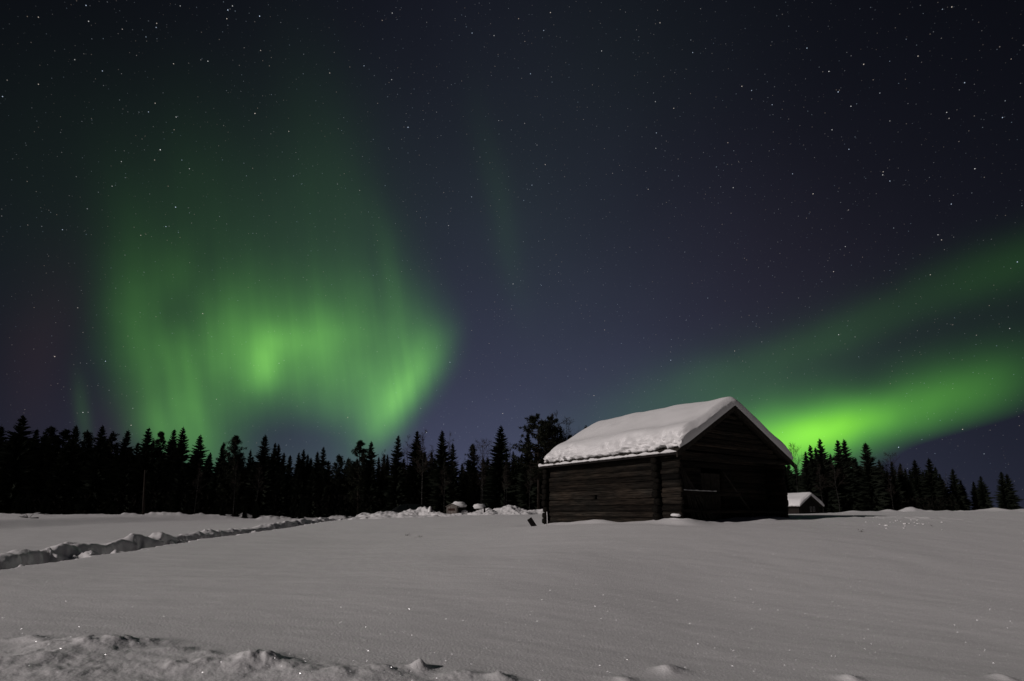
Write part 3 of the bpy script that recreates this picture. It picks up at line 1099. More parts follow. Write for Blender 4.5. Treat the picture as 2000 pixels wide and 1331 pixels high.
# poles leaning in the porch
for k, (x0, y0, x1, z1, lab) in enumerate((
        (0.95, 0.30, 0.92, 2.1, "upright bare pole leaning in the barn front, leftmost of its bundle"),
        (1.15, 0.34, 0.98, 2.2, "bare pole in the barn front just right of the leftmost upright pole"),
        (1.35, 0.28, 1.02, 2.0, "bare pole in the barn front, third from the left of the fanned bundle"),
        (1.58, 0.32, 1.05, 2.05, "bare pole in the middle of the fanned bundle in the barn front"),
        (1.85, 0.30, 1.10, 1.95, "bare pole of the fanned bundle, third from its right end"),
        (2.10, 0.28, 1.14, 1.9, "bare pole of the fanned bundle, second from its right end"),
        (2.35, 0.33, 1.18, 1.85, "bare pole slanting most, rightmost of the fanned bundle in the barn front"),
        (4.9, 0.30, 3.5, 2.0, "long pole slanting down to the right by the barn front's far end"))):
    zb = gz(*barn_pt(x0, y0, 0).xy) - N.z
    mb = MB()
    p0, p1 = Vector((x0, y0, zb - 0.1)), Vector((x1, 0.70, z1))
    pts = [lean(p0.lerp(p1, t) + Vector((0.02 * math.sin(t * 5 + k), 0, 0))) for t in np.linspace(0, 1, 9)]
    mb.tube(pts, [0.036 - 0.014 * t for t in np.linspace(0, 1, 9)], 7)
    o = mb.build("leaning_pole", M_POLE, None, True)
    o.location = N; o.rotation_euler = (0, 0, BROT)
    tag(o, lab, "pole", "poles leaning in the barn front")

# ------------------------------------------------------------------ board and stake by the barn
bp = at(1043, 1027, 22.0); bp.z = gz(bp.x, bp.y)
mb = MB()
mb.box((-0.13, -0.02, -0.12), (0.13, 0.02, 0.36))
mb.box((-0.131, -0.022, 0.22), (0.131, -0.0205, 0.25))
o = mb.build("plank_end", M_DARK)
o.location = bp; o.rotation_euler = (R(-8), R(-32), R(20)); o.scale = (0.8, 1, 1)
tag(o, "short black plank sticking slantwise out of the snow left of the barn", "plank")
sp = at(1068, 1022, 22.6); sp.z = gz(sp.x, sp.y)
st = thing("thin_stake", "thin upright stake with frost beside the barn's left corner", "stake", sp)
mb = MB(); mb.tube([(0, 0, -0.1), (0.01, 0, 0.3), (0.0, 0, 0.56)], [0.011, 0.010, 0.009], 7); mb.build("shaft", M_DARK, st, True)
mb = MB(); mb.tube([(0.012, -0.01, 0.02), (0.022, -0.012, 0.2), (0.014, -0.01, 0.4), (0.004, 0, 0.57)], [0.012, 0.016, 0.013, 0.014], 7); mb.build("frost", M_SNOWCAP, st, True)

# ------------------------------------------------------------------ small shed far right of the barn
YS = 52.0
apx = at(1578, 969, YS)
SW, SL = 3.3, 4.2
sz0 = gz(apx.x, apx.y)
sh_h = apx.z - sz0
srot = R(30)
s0 = Vector((apx.x - math.cos(srot) * SW / 2, apx.y - math.sin(srot) * SW / 2, sz0 - 0.1))
shed = thing("shed", "small brown shed with snowy gable roof half hidden right of the barn", "shed", s0, srot)
zr = sh_h + 0.1
ss = 0.55
ze = zr - ss * SW / 2
mb = MB()
mb.box((0.0, 0.0, 0), (0.06, SL, ze)); mb.build("wall", M_SHED, shed)
mb = MB(); mb.box((SW - 0.06, 0, 0), (SW, SL, ze)); mb.build("wall", M_SHED, shed)
for y in (0.0, SL - 0.06):
    mb = MB()
    vs = []
    for yy in (y, y + 0.06):
        vs += [(0.061, yy, 0), (SW - 0.061, yy, 0), (SW - 0.061, yy, ze), (SW / 2, yy, zr - 0.03), (0.061, yy, ze)]
    mb.add(vs, [(0, 1, 2, 3, 4), (9, 8, 7, 6, 5), (0, 5, 6, 1), (1, 6, 7, 2), (2, 7, 8, 3), (3, 8, 9, 4), (4, 9, 5, 0)])
    for k in range(1, 12):
        xx = 0.05 + (SW - 0.1) * k / 12
        if y == 0: mb.box((xx - 0.02, -0.015, 0), (xx + 0.02, -0.002, ze + min(xx, SW - xx) * ss - 0.06))
    mb.build("gable_wall", M_SHED, shed)
for x in (1.75, 2.25):
    fr = MB()
    z0_, z1_ = 0.55, 1.05
    for lo_, hi_ in (((x, -0.05, z0_), (x + 0.06, -0.018, z1_)), ((x + 0.24, -0.05, z0_), (x + 0.30, -0.018, z1_)), ((x + 0.06, -0.05, z0_), (x + 0.24, -0.018, z0_ + 0.06)), ((x + 0.06, -0.05, z1_ - 0.06), (x + 0.24, -0.018, z1_))):
        fr.box(lo_, hi_)
    w = fr.build("window", M_PALE, shed)
    pn = MB(); pn.box((x + 0.06, -0.032, z0_ + 0.06), (x + 0.24, -0.022, z1_ - 0.06)); pn.build("pane", M_GLASS, w)
mb = MB()
for sgn in (-1, 1):
    xo = SW / 2 + sgn * (SW / 2 + 0.3)
    zo = zr - ss * (SW / 2 + 0.3)
    vs = []
    for yy in (-0.3, SL + 0.3):
        vs += [(SW / 2, yy, zr), (SW / 2, yy, zr + 0.05), (xo, yy, zo), (xo, yy, zo + 0.05)]
    mb.add(vs, [(0, 2, 3, 1), (4, 5, 7, 6), (1, 3, 7, 5), (0, 4, 6, 2), (2, 6, 7, 3), (0, 1, 5, 4)])
mb.build("roof", M_BOARD, shed)
snow_cap(-0.3, SW + 0.3, -0.32, SL + 0.3, SW / 2, zr, ss, 0.42, "roof_snow", "snow blanket on the roof of the small shed right of the barn", (s0, (0, 0, srot)), 0.5, 70, 0.055, 0.5, lambda p: p, 0.4)

# ------------------------------------------------------------------ snow piles by the yard, car, boxes


def pile(name, label, px, py_top, py_base, Y, half_px, seed, rough=0.5, depth=None, skew=0.0):
    x0, _ = ray(px, py_base)
    cx_, cy_ = x0 * Y, Y
    g = gz(cx_, cy_)
    H = at(px, py_top, Y).z - g
    hw = half_px / 1055.0 * Y
    dp = depth or hw * 0.7
    n, m = 90, 50
    vs, fs = [], []
    U, Vv = np.meshgrid(np.linspace(-1, 1, n), np.linspace(-1, 1, m))
    X, Y_ = cx_ + U * hw, cy_ + Vv * dp
    d = np.sqrt((U + skew * (1 - np.abs(U))) ** 2 + Vv ** 2)
    p = np.clip(1 - d ** 1.5, 0, 1)
    Z = H * p * (1 + 0.5 * rough * fbm(X * 0.8, Y_ * 0.8, 3, seed)) + rough * 0.62 * (fbm(X * 1.25, Y_ * 1.25, 5, seed + 3, 0.62) + 0.04) * np.clip(p * 5, 0, 1) * min(H, 1)
    G = ground_arr(X.ravel(), Y_.ravel()).reshape(X.shape)
    Z = np.where(d >= 0.98, G - 0.25, G - 0.04 + np.maximum(Z, 0))
    for p_ in zip((X - cx_).ravel(), (Y_ - cy_).ravel(), (Z - g).ravel()):
        vs.append(p_)
    for i in range(m - 1):
        for j in range(n - 1):
            fs.append((i * n + j, i * n + j + 1, (i + 1) * n + j + 1, (i + 1) * n + j))
    mb = MB(); mb.add(vs, fs)
    o = mb.build(name, M_SNOWCAP, None, True)
    o.location = (cx_, cy_, g)
    return tag(o, label, "snow pile", "piles of cleared snow between forest and field")


pile("snow_pile", "broad low mound of cleared snow with ridges, left of the parked dark car", 742, 998, 1017, 43.5, 82, 1, 0.6)
pile("snow_pile", "lumpy snow heap in front of the dark car's rear end", 815, 992, 1016, 43, 56, 2, 0.6)
pile("snow_pile", "low blocky snow mound between the white post and the grey box", 856, 1001, 1016, 41.5, 42, 3, 0.9)
pile("snow_pile", "small broken snow heap at the foot of the grey box", 893, 1002, 1013, 39.5, 36, 4, 1.0)
pile("snow_pile", "snow heap between the snow topped stump and the pointed mound", 945, 996, 1011, 41, 52, 5, 0.9)
pile("snow_pile", "pointed cone of snow standing in front of the forest, near mid field", 993, 989, 1006, 42, 62, 6, 0.45)
pile("snow_pile", "long low crumbly bank of snow running up to the barn's left corner", 1050, 996, 1007, 40, 60, 7, 0.7)
pile("snow_pile", "small snow heap lying on the flat snow at the far left edge", 12, 1010, 1020, 44, 24, 8, 0.9)
pile("snow_pile", "lone small hump of snow before the forest on the left", 143, 1006, 1013, 52, 12, 9, 0.7)
pile("snow_pile", "low ridge of ploughed snow running right in front of the bigger heaps by the car", 790, 1006, 1018, 40.5, 90, 11, 0.9, 1.6)
pile("snow_pile", "low rubble of snow between the pointed cone and the barn's left corner bank", 1020, 998, 1006, 38.5, 40, 12, 1.0, 1.5)

# car
YC = 49.0
cx0 = ray(745, 1000)[0] * YC
cg = at(790, 984.5, YC).z - 1.5
car = thing("parked_car", "dark car parked behind the snow heaps, only its roof and windscreen showing", "car", (cx0 + 2.15, YC, cg), R(6))
mb = MB()
sec = [(-2.15, .35, .62, .80), (-2.05, .30, .78, .84), (-1.2, .28, .92, .86), (-1.0, .28, .95, .87), (0, .28, .97, .88), (1.5, .28, .98, .87), (1.95, .30, .96, .84), (2.13, .36, .85, .78)]
vs, fs = [], []
for x, zb, zt, w in sec:
    vs += [(x, -w, zb + .08), (x, -w * .97, (zb + zt) / 2), (x, -w * .93, zt - .05), (x, -w * .8, zt), (x, w * .8, zt), (x, w * .93, zt - .05), (x, w * .97, (zb + zt) / 2), (x, w, zb + .08), (x, w * .8, zb), (x, -w * .8, zb)]
for i in range(len(sec) - 1):
    for k in range(10):
        k2 = (k + 1) % 10
        fs.append((i * 10 + k, (i + 1) * 10 + k, (i + 1) * 10 + k2, i * 10 + k2))
fs.append(tuple(range(10))); fs.append(tuple(range(79, 69, -1)))
mb.add(vs, fs)
mb.build("body", M_CARPAINT, car, True)
mb = MB()
cs = [(-1.15, .93, .80), (-0.75, 1.20, .74), (-0.35, 1.41, .66), (0.2, 1.485, .64), (1.1, 1.48, .63), (1.65, 1.40, .62), (1.95, 1.12, .70), (2.05, .95, .75)]
vs, fs = [], []
for x, zt, w in cs:
    vs += [(x, -.80, .92), (x, -w, zt - .05), (x, -w * .85, zt), (x, w * .85, zt), (x, w, zt - .05), (x, .80, .92)]
for i in range(len(cs) - 1):
    for k in range(5):
        fs.append((i * 6 + k, (i + 1) * 6 + k, (i + 1) * 6 + k + 1, i * 6 + k + 1))
mb.add(vs, fs)
mb.build("cabin", M_CARPAINT, car, True)
mb = MB()
mb.add([(-1.13, -.66, .975), (-1.13, .66, .975), (-0.42, .54, 1.40), (-0.42, -.54, 1.40)], [(0, 1, 2, 3)])
ws = mb.build("windscreen", M_GLASS, car)
ws.location = (-0.012, 0, 0.012)
for s in (-1, 1):
    for xa, xb in ((-0.68, 0.25), (0.32, 1.2)):
        mb = MB()
        mb.add([(xa, s * .80, .99), (xb, s * .80, .99), (xb - .03, s * .685, 1.40), (xa + .3, s * .70, 1.37)], [(0, 1, 2, 3)])
        mb.build("side_window", M_GLASS, car)
    for x in (-1.35, 1.35):
        mb = MB()
        mb.tube([(x, s * .66, .31), (x, s * .87, .31)], [.31, .31], 20)
        wh = mb.build("wheel", M_RUBBER, car)
        mb = MB(); mb.tube([(x, s * .872, .31), (x, s * .885, .31)], [.19, .17], 14); mb.build("rim", M_STEEL, wh)

# grey box with gabled front
YB = 41.5
bx = at(883, 1010, YB)
bg_ = gz(bx.x, bx.y)
H = at(883, 985, YB).z - bg_
box = thing("mailbox_stand", "small grey boarded box with gabled top and a dark reddish panel, among snow heaps", "mailbox", (bx.x, YB, bg_), R(-8))
w2 = 0.40
mb = MB()
vs = []
for yy in (-.22, .22):
    vs += [(-w2, yy, -.1), (w2, yy, -.1), (w2, yy, H - .20), (0, yy, H - .02), (-w2, yy, H - .20)]
mb.add(vs, [(0, 1, 2, 3, 4), (9, 8, 7, 6, 5), (0, 5, 6, 1), (1, 6, 7, 2), (2, 7, 8, 3), (3, 8, 9, 4), (4, 9, 5, 0)])
mb.build("body", M_GREYWOOD, box)
mb = MB()
for sgn in (-1, 1):
    vs = []
    for yy in (-.27, .27):
        for x in (sgn * 0.002, sgn * (w2 + .07)):
            zz = H - .01 - abs(x) * .45
            vs += [(x, yy, zz), (x, yy, zz + .035)]
    mb.add(vs, [(0, 2, 3, 1), (4, 5, 7, 6), (1, 3, 7, 5), (0, 4, 6, 2), (2, 6, 7, 3), (0, 1, 5, 4)])
mb.build("roof", M_GREYWOOD, box)
mb = MB()
for k in range(5):
    mb.box((-.27 + k * .11, -.235, H - .50), (-.27 + k * .11 + .09, -.222, H - .33))
mb.build("panel", M_RED, box)
crate = at(901, 1005, YB + 0.7)
cz0 = gz(crate.x, crate.y)
Hc = at(901, 993, YB + 0.7).z - cz0
ct = thing("storage_crate", "black crate with a snow pillow on top, right behind the grey box", "crate", (crate.x - .1, YB + 0.7, cz0), R(5))
mb = MB(); mb.box((-.55, -.35, -.1), (.42, .35, Hc)); mb.build("body", M_DARK, ct)
mb = MB(); mb.box((-.59, -.39, Hc + .003), (.46, .39, Hc + .05)); mb.build("lid", M_DARK, ct)
clump("snow_pillow", "big rounded pillow of snow on top of the black crate beside the grey box", "snow cap", (crate.x - .22, YB + .66, cz0 + Hc + .24), .42, 12, .62, None, 0, 1.5)
clump("snow_pillow", "smaller lump of snow low on the right side of the black crate", "snow cap", (crate.x + .28, YB + .35, cz0 + Hc - .32), .24, 14, .8, None, 0, 1.1)
# posts
p = at(843, 1004, 42.2); p.z = gz(p.x, p.y)
hp = at(843, 990, 42.2).z - p.z
po = thing("plastered_post", "short post plastered white with snow on its left side, between car and grey box", "post", p)
mb = MB(); mb.box((-.06, -.06, -.2), (.06, .06, hp)); mb.build("shaft", M_DARK, po)
mb = MB(); mb.tube([(-.13, -.05, .1), (-.15, -.05, hp * .5), (-.13, -.05, hp - .1), (-.10, -.04, hp + .02)], [.10, .13, .12, .05], 9); mb.build("snow_crust", M_SNOWCAP, po, True)
p = at(936, 1003, 44); p.z = gz(p.x, p.y)
hp = at(936, 994, 44).z - p.z
mb = MB(); mb.tube([(0, 0, -.3), (0.02, 0, hp * .5), (0, 0, hp)], [.26, .22, .24], 12)
o = mb.build("tree_stump", M_BARK, None, True); o.location = p
tag(o, "thick stump under a snow cap, in front of the forest right of the grey box", "stump")
clump("snow_pillow", "rounded cap of snow on the stump right of the grey box", "snow cap", (p.x, p.y, p.z + hp + .16), .38, 17, .65, None, 0, 1.35)
for px, pt, pb, w, lab in ((946, 990, 1003, .07, "dark thin post just right of the snow capped stump"), (917, 998, 1006, .06, "short dark post between the grey box and the snow capped stump")):
    p = at(px, pb, 40.5); p.z = gz(p.x, p.y)
    hp = at(px, pt, 40.5).z - p.z
    mb = MB(); mb.tube([(0, 0, -.2), (.01, 0, hp * .6), (0, 0, hp)], [w, w * .95, w * .9], 8)
    o = mb.build("fence_post", M_DARK, None, True); o.location = p
    tag(o, lab, "post")
# pole on the left
p = at(279, 1013, 60); p.z = gz(p.x, p.y)
hp = at(284, 918, 60).z - p.z
mb = MB(); mb.tube([(0, 0, -.3), (0.0, 0, hp * .3), (0.02, 0, hp)], [.13, .12, .075], 9)
o = mb.build("wooden_pole", M_BARK, None, True); o.location = p; o.rotation_euler = (0, R(-4), 0)
tag(o, "tall thin wooden pole standing alone in the snow before the left forest", "pole")
# small dark plank and twig left
p = at(67, 1017, 40); p.z = gz(p.x, p.y)
mb = MB(); mb.box((-.24, -.05, -.06), (.24, .05, .07)); mb.box((-.245, -.055, .02), (.245, -.0505, .03))
o = mb.build("plank_end", M_DARK); o.location = p; o.rotation_euler = (0, R(-5), R(8))
tag(o, "small dark plank lying in the snow near the far left edge", "plank")


def branch_mesh(seed, n=5, length=0.5, spread=0.6, r=0.008):
    rr_ = random.Random(seed)
    mb = MB()
    for k in range(n):
        a = rr_.uniform(0, 6.28)
        el = rr_.uniform(0.1, 1.2)
        L = length * rr_.uniform(0.5, 1)
        d = Vector((math.cos(a) * math.cos(el) * spread, math.sin(a) * math.cos(el) * spread, math.sin(el) * 0.6)).normalized()
        p0 = Vector((rr_.uniform(-.05, .05), rr_.uniform(-.05, .05), -.03))
        p1 = p0 + d * L * .6
        p2 = p0 + d * L + Vector((0, 0, -.1 * L))
        mb.tube([p0, p1, p2], [r, r * .8, r * .4], 4)
    return mb


for k, (px, py, Y, L, lab) in enumerate(((792, 1047, 19.5, .26, "left one of two small dry weed tufts poking through the mid field snow"), (818, 1050, 19.0, .22, "right one of two small dry weed tufts poking through the mid field snow"),
                                         (1677, 1038, 17.5, .24, "small dry weed tuft in the snow field right of the barn"), (57, 1012, 44, .7, "thin bare twig standing in the snow at the far left"),
                                         (1822, 1028, 22, .2, "tiny dark weed at the right end of the churned snow patch"))):
    a, b = ray(px, py)
    # slide along the sight line until it meets the snow
    yy = min(np.linspace(Y * .6, Y * 1.5, 80), key=lambda q: abs(gz(a * q, q) - (EYE + b * q)))
    mb = branch_mesh(k + 3, 9, L, 1.0, 0.006 if k != 3 else 0.02)
    o = mb.build("weed_tuft", M_GRASS if k != 3 else M_TWIG)
    o.location = (a * yy, yy, gz(a * yy, yy))
    tag(o, lab, "dry weed", "dry weeds poking through the snow")

# clods of the churned patch on the right
rk = random.Random(44)
cm = [clump("snow_clod", None, None, (0, 0, -50), 0.07, 20 + i, 0.7).data for i in range(4)]
for o in [o for o in C.objects if o.name.startswith("snow_clod")]:
    bpy.data.objects.remove(o)
for k in range(26):
    px = rk.gauss(1775, 42); py = rk.gauss(1022, 7)
    a, b = ray(px, py)
    yy = min(np.linspace(14, 32, 70), key=lambda q: abs(gz(a * q, q) - (EYE + b * q)))
    o = bpy.data.objects.new("snow_clod", cm[k % 4])
    C.objects.link(o)
    s = rk.uniform(0.15, 0.5) * (1.9 if k < 4 else 1)
    o.scale = (s * rk.uniform(.8, 1.8), s, s * .7)
    o.rotation_euler = (0, 0, rk.uniform(0, 6))
    o.location = (a * yy, yy, gz(a * yy, yy) + 0.01)
    tag(o, "small bright clod of snow scattered in the churned patch right of the barn", "snow clod", "clods of the churned snow patch")

# ------------------------------------------------------------------ trees


def tri(mb, c, d, up, L, w):
    d = d.normalized()
    s = d.cross(up)
    if s.length < 1e-3: s = Vector((1, 0, 0))
    s.normalize()
    mb.add([c - s * w, c + d * L, c + s * w], [(0, 1, 2)])


def spruce(seed, h=12.0, wr=0.14, low=0.06, ragged=0.3, droop=0.35, tipsharp=0.95):
    """returns trunk mesh, crown mesh"""
    q = random.Random(seed)
    tr = MB()
    tr.tube([(0, 0, -0.6), (0.03, 0, h * .4), (0, .02, h * .75), (0, 0, h * .985)], [h * .014, h * .010, h * .005, .012], 8)
    cr = MB()
    z = h * low
    while z < h * 0.985:
        f = (z / h - low) / (1 - low)
        R0 = h * wr * 0.55 * (1 - math.exp(-(1 - f) / 0.55)) + 0.03
        nb = 8 if f < 0.75 else 6
        a0 = q.uniform(0, 6.28)
        for k in range(nb):
            a = a0 + 6.283 * k / nb + q.uniform(-.3, .3)
            L = R0 * (1 + q.uniform(-ragged, ragged * .8))
            if q.random() < 0.06: L *= 1.25
            if q.random() < 0.08: continue
            out = Vector((math.cos(a), math.sin(a), 0))
            zz = z + q.uniform(-.12, .12)
            up0 = 0.45 * f - droop * (1 - f) * 0.8
            n = max(2, int(L / 0.24))
            side = Vector((-out.y, out.x, 0))
            base = Vector((0, 0, zz))
            rise = up0 + 0.10
            tip = out * L + Vector((0, 0, zz + L * rise))
            dv = (tip - base)
            # the branch itself: two crossed blades that narrow to the tip
            tri(cr, base + out * 0.04, dv, Vector((0, 0, 1)), dv.length, 0.05 + 0.17 * L)
            tri(cr, base + out * 0.04 - Vector((0, 0, 0.05)), dv, side, dv.length * .97, 0.06 + 0.15 * L)
            for j in range(n):
                t = (j + 0.5) / n
                p = base.lerp(tip, t) + Vector((0, 0, -0.10 * L * math.sin(math.pi * t)))
                wd = min((0.44 * (1 - t) + 0.06) * (0.5 + 0.5 * (1 - f)), 0.05 + 0.40 * R0)
                w_ = min(0.085, 0.02 + 0.14 * R0)
                for sgn in (-1, 1):
                    d = out * 0.9 + side * sgn * q.uniform(.4, 1.0) + Vector((0, 0, q.uniform(-.6, .15)))
                    tri(cr, p, d, Vector((q.uniform(-.4, .4), q.uniform(-.4, .4), 1)), wd * q.uniform(.9, 1.6), w_)
                d = out + Vector((0, 0, q.uniform(-1.3, -.2)))
                tri(cr, p, d, side, wd * 1.1, w_)
        z += (0.36 if f < .7 else 0.26 if f < .9 else 0.15) * q.uniform(.8, 1.2) * h / 12
    tri(cr, Vector((0, 0, h * .93)), Vector((0, 0, 1)), Vector((1, 0, 0)), h * .07, .05)
    tri(cr, Vector((0, 0, h * .93)), Vector((0, 0, 1)), Vector((0, 1, 0)), h * .07, .05)
    for j in range(8):
        a = q.uniform(0, 6.28)
        tri(cr, Vector((0, 0, h * (.955 + .006 * j))), Vector((math.cos(a) * .5, math.sin(a) * .5, .8)), Vector((0, .3, 1)), .14, .02)
    return tr.mesh("trunk", M_BARK, True), cr.mesh("crown", M_SPRUCE)


def pine(seed, h=12.0, low=0.38, wr=0.17, conic=False):
    q = random.Random(seed)
    tr = MB()
    bend = q.uniform(-.25, .25)
    axis = [Vector((bend * math.sin(t * 2.2), 0.12 * math.sin(t * 3 + seed), t * h)) for t in np.linspace(0, 1, 8)]
    axis[0].z = -0.6
    tr.tube(axis, [h * .015 * (1 - .85 * t) + .01 for t in np.linspace(0, 1, 8)], 8)
    cr = MB()

    def ax(z):
        t = z / h * 7
        i = min(6, max(0, int(t)))
        return axis[i].lerp(axis[i + 1], t - i)
    z = h * low
    while z < h * 0.97:
        f = (z / h - low) / (1 - low)
        R0 = h * wr * (1 - f ** 1.8) * (0.65 + 0.5 * min(1, f * 3)) * 0.9 + 0.3
        if conic: R0 = h * wr * (1 - math.exp(-(1 - f) / 0.5)) + 0.12
        for k in range(q.choice((3, 4, 5))):
            a = q.uniform(0, 6.28)
            L = R0 * q.uniform(.55, 1.15)
            b0 = ax(z)
            out = Vector((math.cos(a), math.sin(a), 0))
            rise = q.uniform(.25, .75) if conic else q.uniform(.1, .55)
            tip = b0 + out * L + Vector((0, 0, L * rise))
            mid = b0 + out * L * .55 + Vector((0, 0, L * rise * .25))
            tr.tube([b0, mid, tip], [.05, .035, .015], 4, False)
            for c0, rad_ in ((tip, .34), (mid.lerp(tip, .45), .33), (mid, .22), (tip + Vector((q.uniform(-.4, .4), q.uniform(-.4, .4), .05)), .28)):
                for j in range(18):
                    dd = Vector((q.gauss(0, 1), q.gauss(0, 1), q.gauss(0.35, .8)))
                    dd.normalize()
                    tri(cr, c0 + dd * rad_ * q.uniform(.1, .5), dd, Vector((q.uniform(-1, 1), q.uniform(-1, 1), q.uniform(-1, 1))), rad_ * q.uniform(.6, 1.15), .06)
        z += q.uniform(.26, .45) * h / 12
    top = axis[-1]
    for j in range(40):
        dd = Vector((q.gauss(0, .6), q.gauss(0, .6), q.gauss(.7, .5))); dd.normalize()
        tri(cr, top + Vector((0, 0, -q.uniform(0, .5))), dd, Vector((q.uniform(-1, 1), q.uniform(-1, 1), .2)), .33, .05)
    return tr.mesh("trunk", M_BARK, True), cr.mesh("crown", M_PINE)


def birch(seed, h=11.0, low=0.35, spread=0.5, fan=1.0, r0=0.10):
    q = random.Random(seed)
    tr = MB()
    pts = [Vector((0.25 * mnoise.noise(Vector((t * 2.2, seed, 0))), 0.25 * mnoise.noise(Vector((t * 2.2, seed, 5))), t * h * .93)) for t in np.linspace(0, 1, 12)]
    off = pts[0].copy()
    pts = [p - Vector((off.x, off.y, 0)) for p in pts]
    pts[0].z = -0.5
    tr.tube(pts, [r0 * (1 - .9 * t) + .008 for t in np.linspace(0, 1, 12)], 8)
    cr = MB()

    def grow(p, d, L, r, lev):
        n = 3
        P = [p]
        dd = d.copy()
        for i in range(n):
            dd = (dd + Vector((q.gauss(0, .16), q.gauss(0, .16), q.gauss(.05 if lev < 2 else -.08, .12)))).normalized()
            P.append(P[-1] + dd * L / n)
        cr.tube(P, [max(r * (1 - .65 * i / n), 0.0085) for i in range(n + 1)], 3, False)
        if lev < 3:
            for k in range((5, 7, 6)[lev]):
                t = q.uniform(.25, 1)
                i = min(n - 1, int(t * n))
                b = P[i].lerp(P[i + 1], t * n - i)
                side = Vector((q.gauss(0, 1), q.gauss(0, 1), q.gauss(.3, .5)))
                nd_ = (dd + side.normalized() * .75).normalized()
                grow(b, nd_, L * q.uniform(.4, .62), r * .58, lev + 1)
    nb = 13
    for k in range(nb):
        f = low + (1 - low) * (k + q.random() * .6) / nb
        t = f * 11
        i = min(10, int(t))
        b = pts[i].lerp(pts[i + 1], t - i)
        a = k * 2.4 + q.uniform(-.4, .4)
        L = h * spread * .42 * (1.05 - .75 * (f - low) / (1 - low)) * q.uniform(.75, 1.15)
        up = 0.9 + .5 * fan
        grow(b, Vector((math.cos(a), math.sin(a), up)).normalized(), L, r0 * .42 * (1.2 - f), 1)
    return tr.mesh("trunk", M_BIRCH, True), cr.mesh("branches", M_TWIG)


PROTO = {
    "narrow": [spruce(k, 12, .35, .04, .26, .40) for k in (1, 2, 3, 4)],
    "spruce": [spruce(k, 12, .42, .03, .26, .42) for k in (11, 12, 13, 14)],
    "wide": [spruce(k, 12, .50, .03, .24, .38) for k in (21, 22)],
    "pine": [pine(k, 12, .16, .20, True) for k in (31, 32, 33, 34)],
    "tallpine": [pine(41, 12, .36, .21), pine(42, 12, .38, .17)],
    "birch": [birch(51, 12, .40, .50), birch(52, 12, .42, .42), birch(53, 12, .45, .48, .8)],
    "fanbirch": [birch(61, 12, .55, .62, 1.1), birch(62, 12, .5, .55, 1.0)],
}
NAME = {"narrow": ("spruce_tree", "spruce tree"), "spruce": ("spruce_tree", "spruce tree"), "wide": ("spruce_tree", "spruce tree"), "pine": ("pine_tree", "pine tree"),
        "tallpine": ("pine_tree", "pine tree"), "birch": ("birch_tree", "birch tree"), "fanbirch": ("birch_tree", "birch tree")}
rt = random.Random(77)
USED = {k: 0 for k in PROTO}


def plant(kind, x, y, ztop, label, group, wscale=1.0, name=None):
    protos = PROTO[kind]
    tm, cmesh = protos[USED[kind] % len(protos)]
    USED[kind] += 1
    g = gz(x, y)
    h = ztop - g
    o = bpy.data.objects.new(name or NAME[kind][0], None)
    C.objects.link(o)
    o.location = (x, y, g)
    o.rotation_euler = (R(rt.uniform(-1.2, 1.2)), R(rt.uniform(-1.2, 1.2)), rt.uniform(0, 6.28))
    s = h / 12
    o.scale = (s * wscale, s * wscale, s)
    o.empty_display_size = .3
    tag(o, label, NAME[kind][1], group)
    for nm, m in (("trunk", tm), ("crown" if "birch" not in kind else "branches", cmesh)):
        c = bpy.data.objects.new(nm, m)
        C.objects.link(c)
        c.parent = o
    return o


GL = "trees on the skyline left of the barn"
GR_ = "trees on the skyline right of the barn"
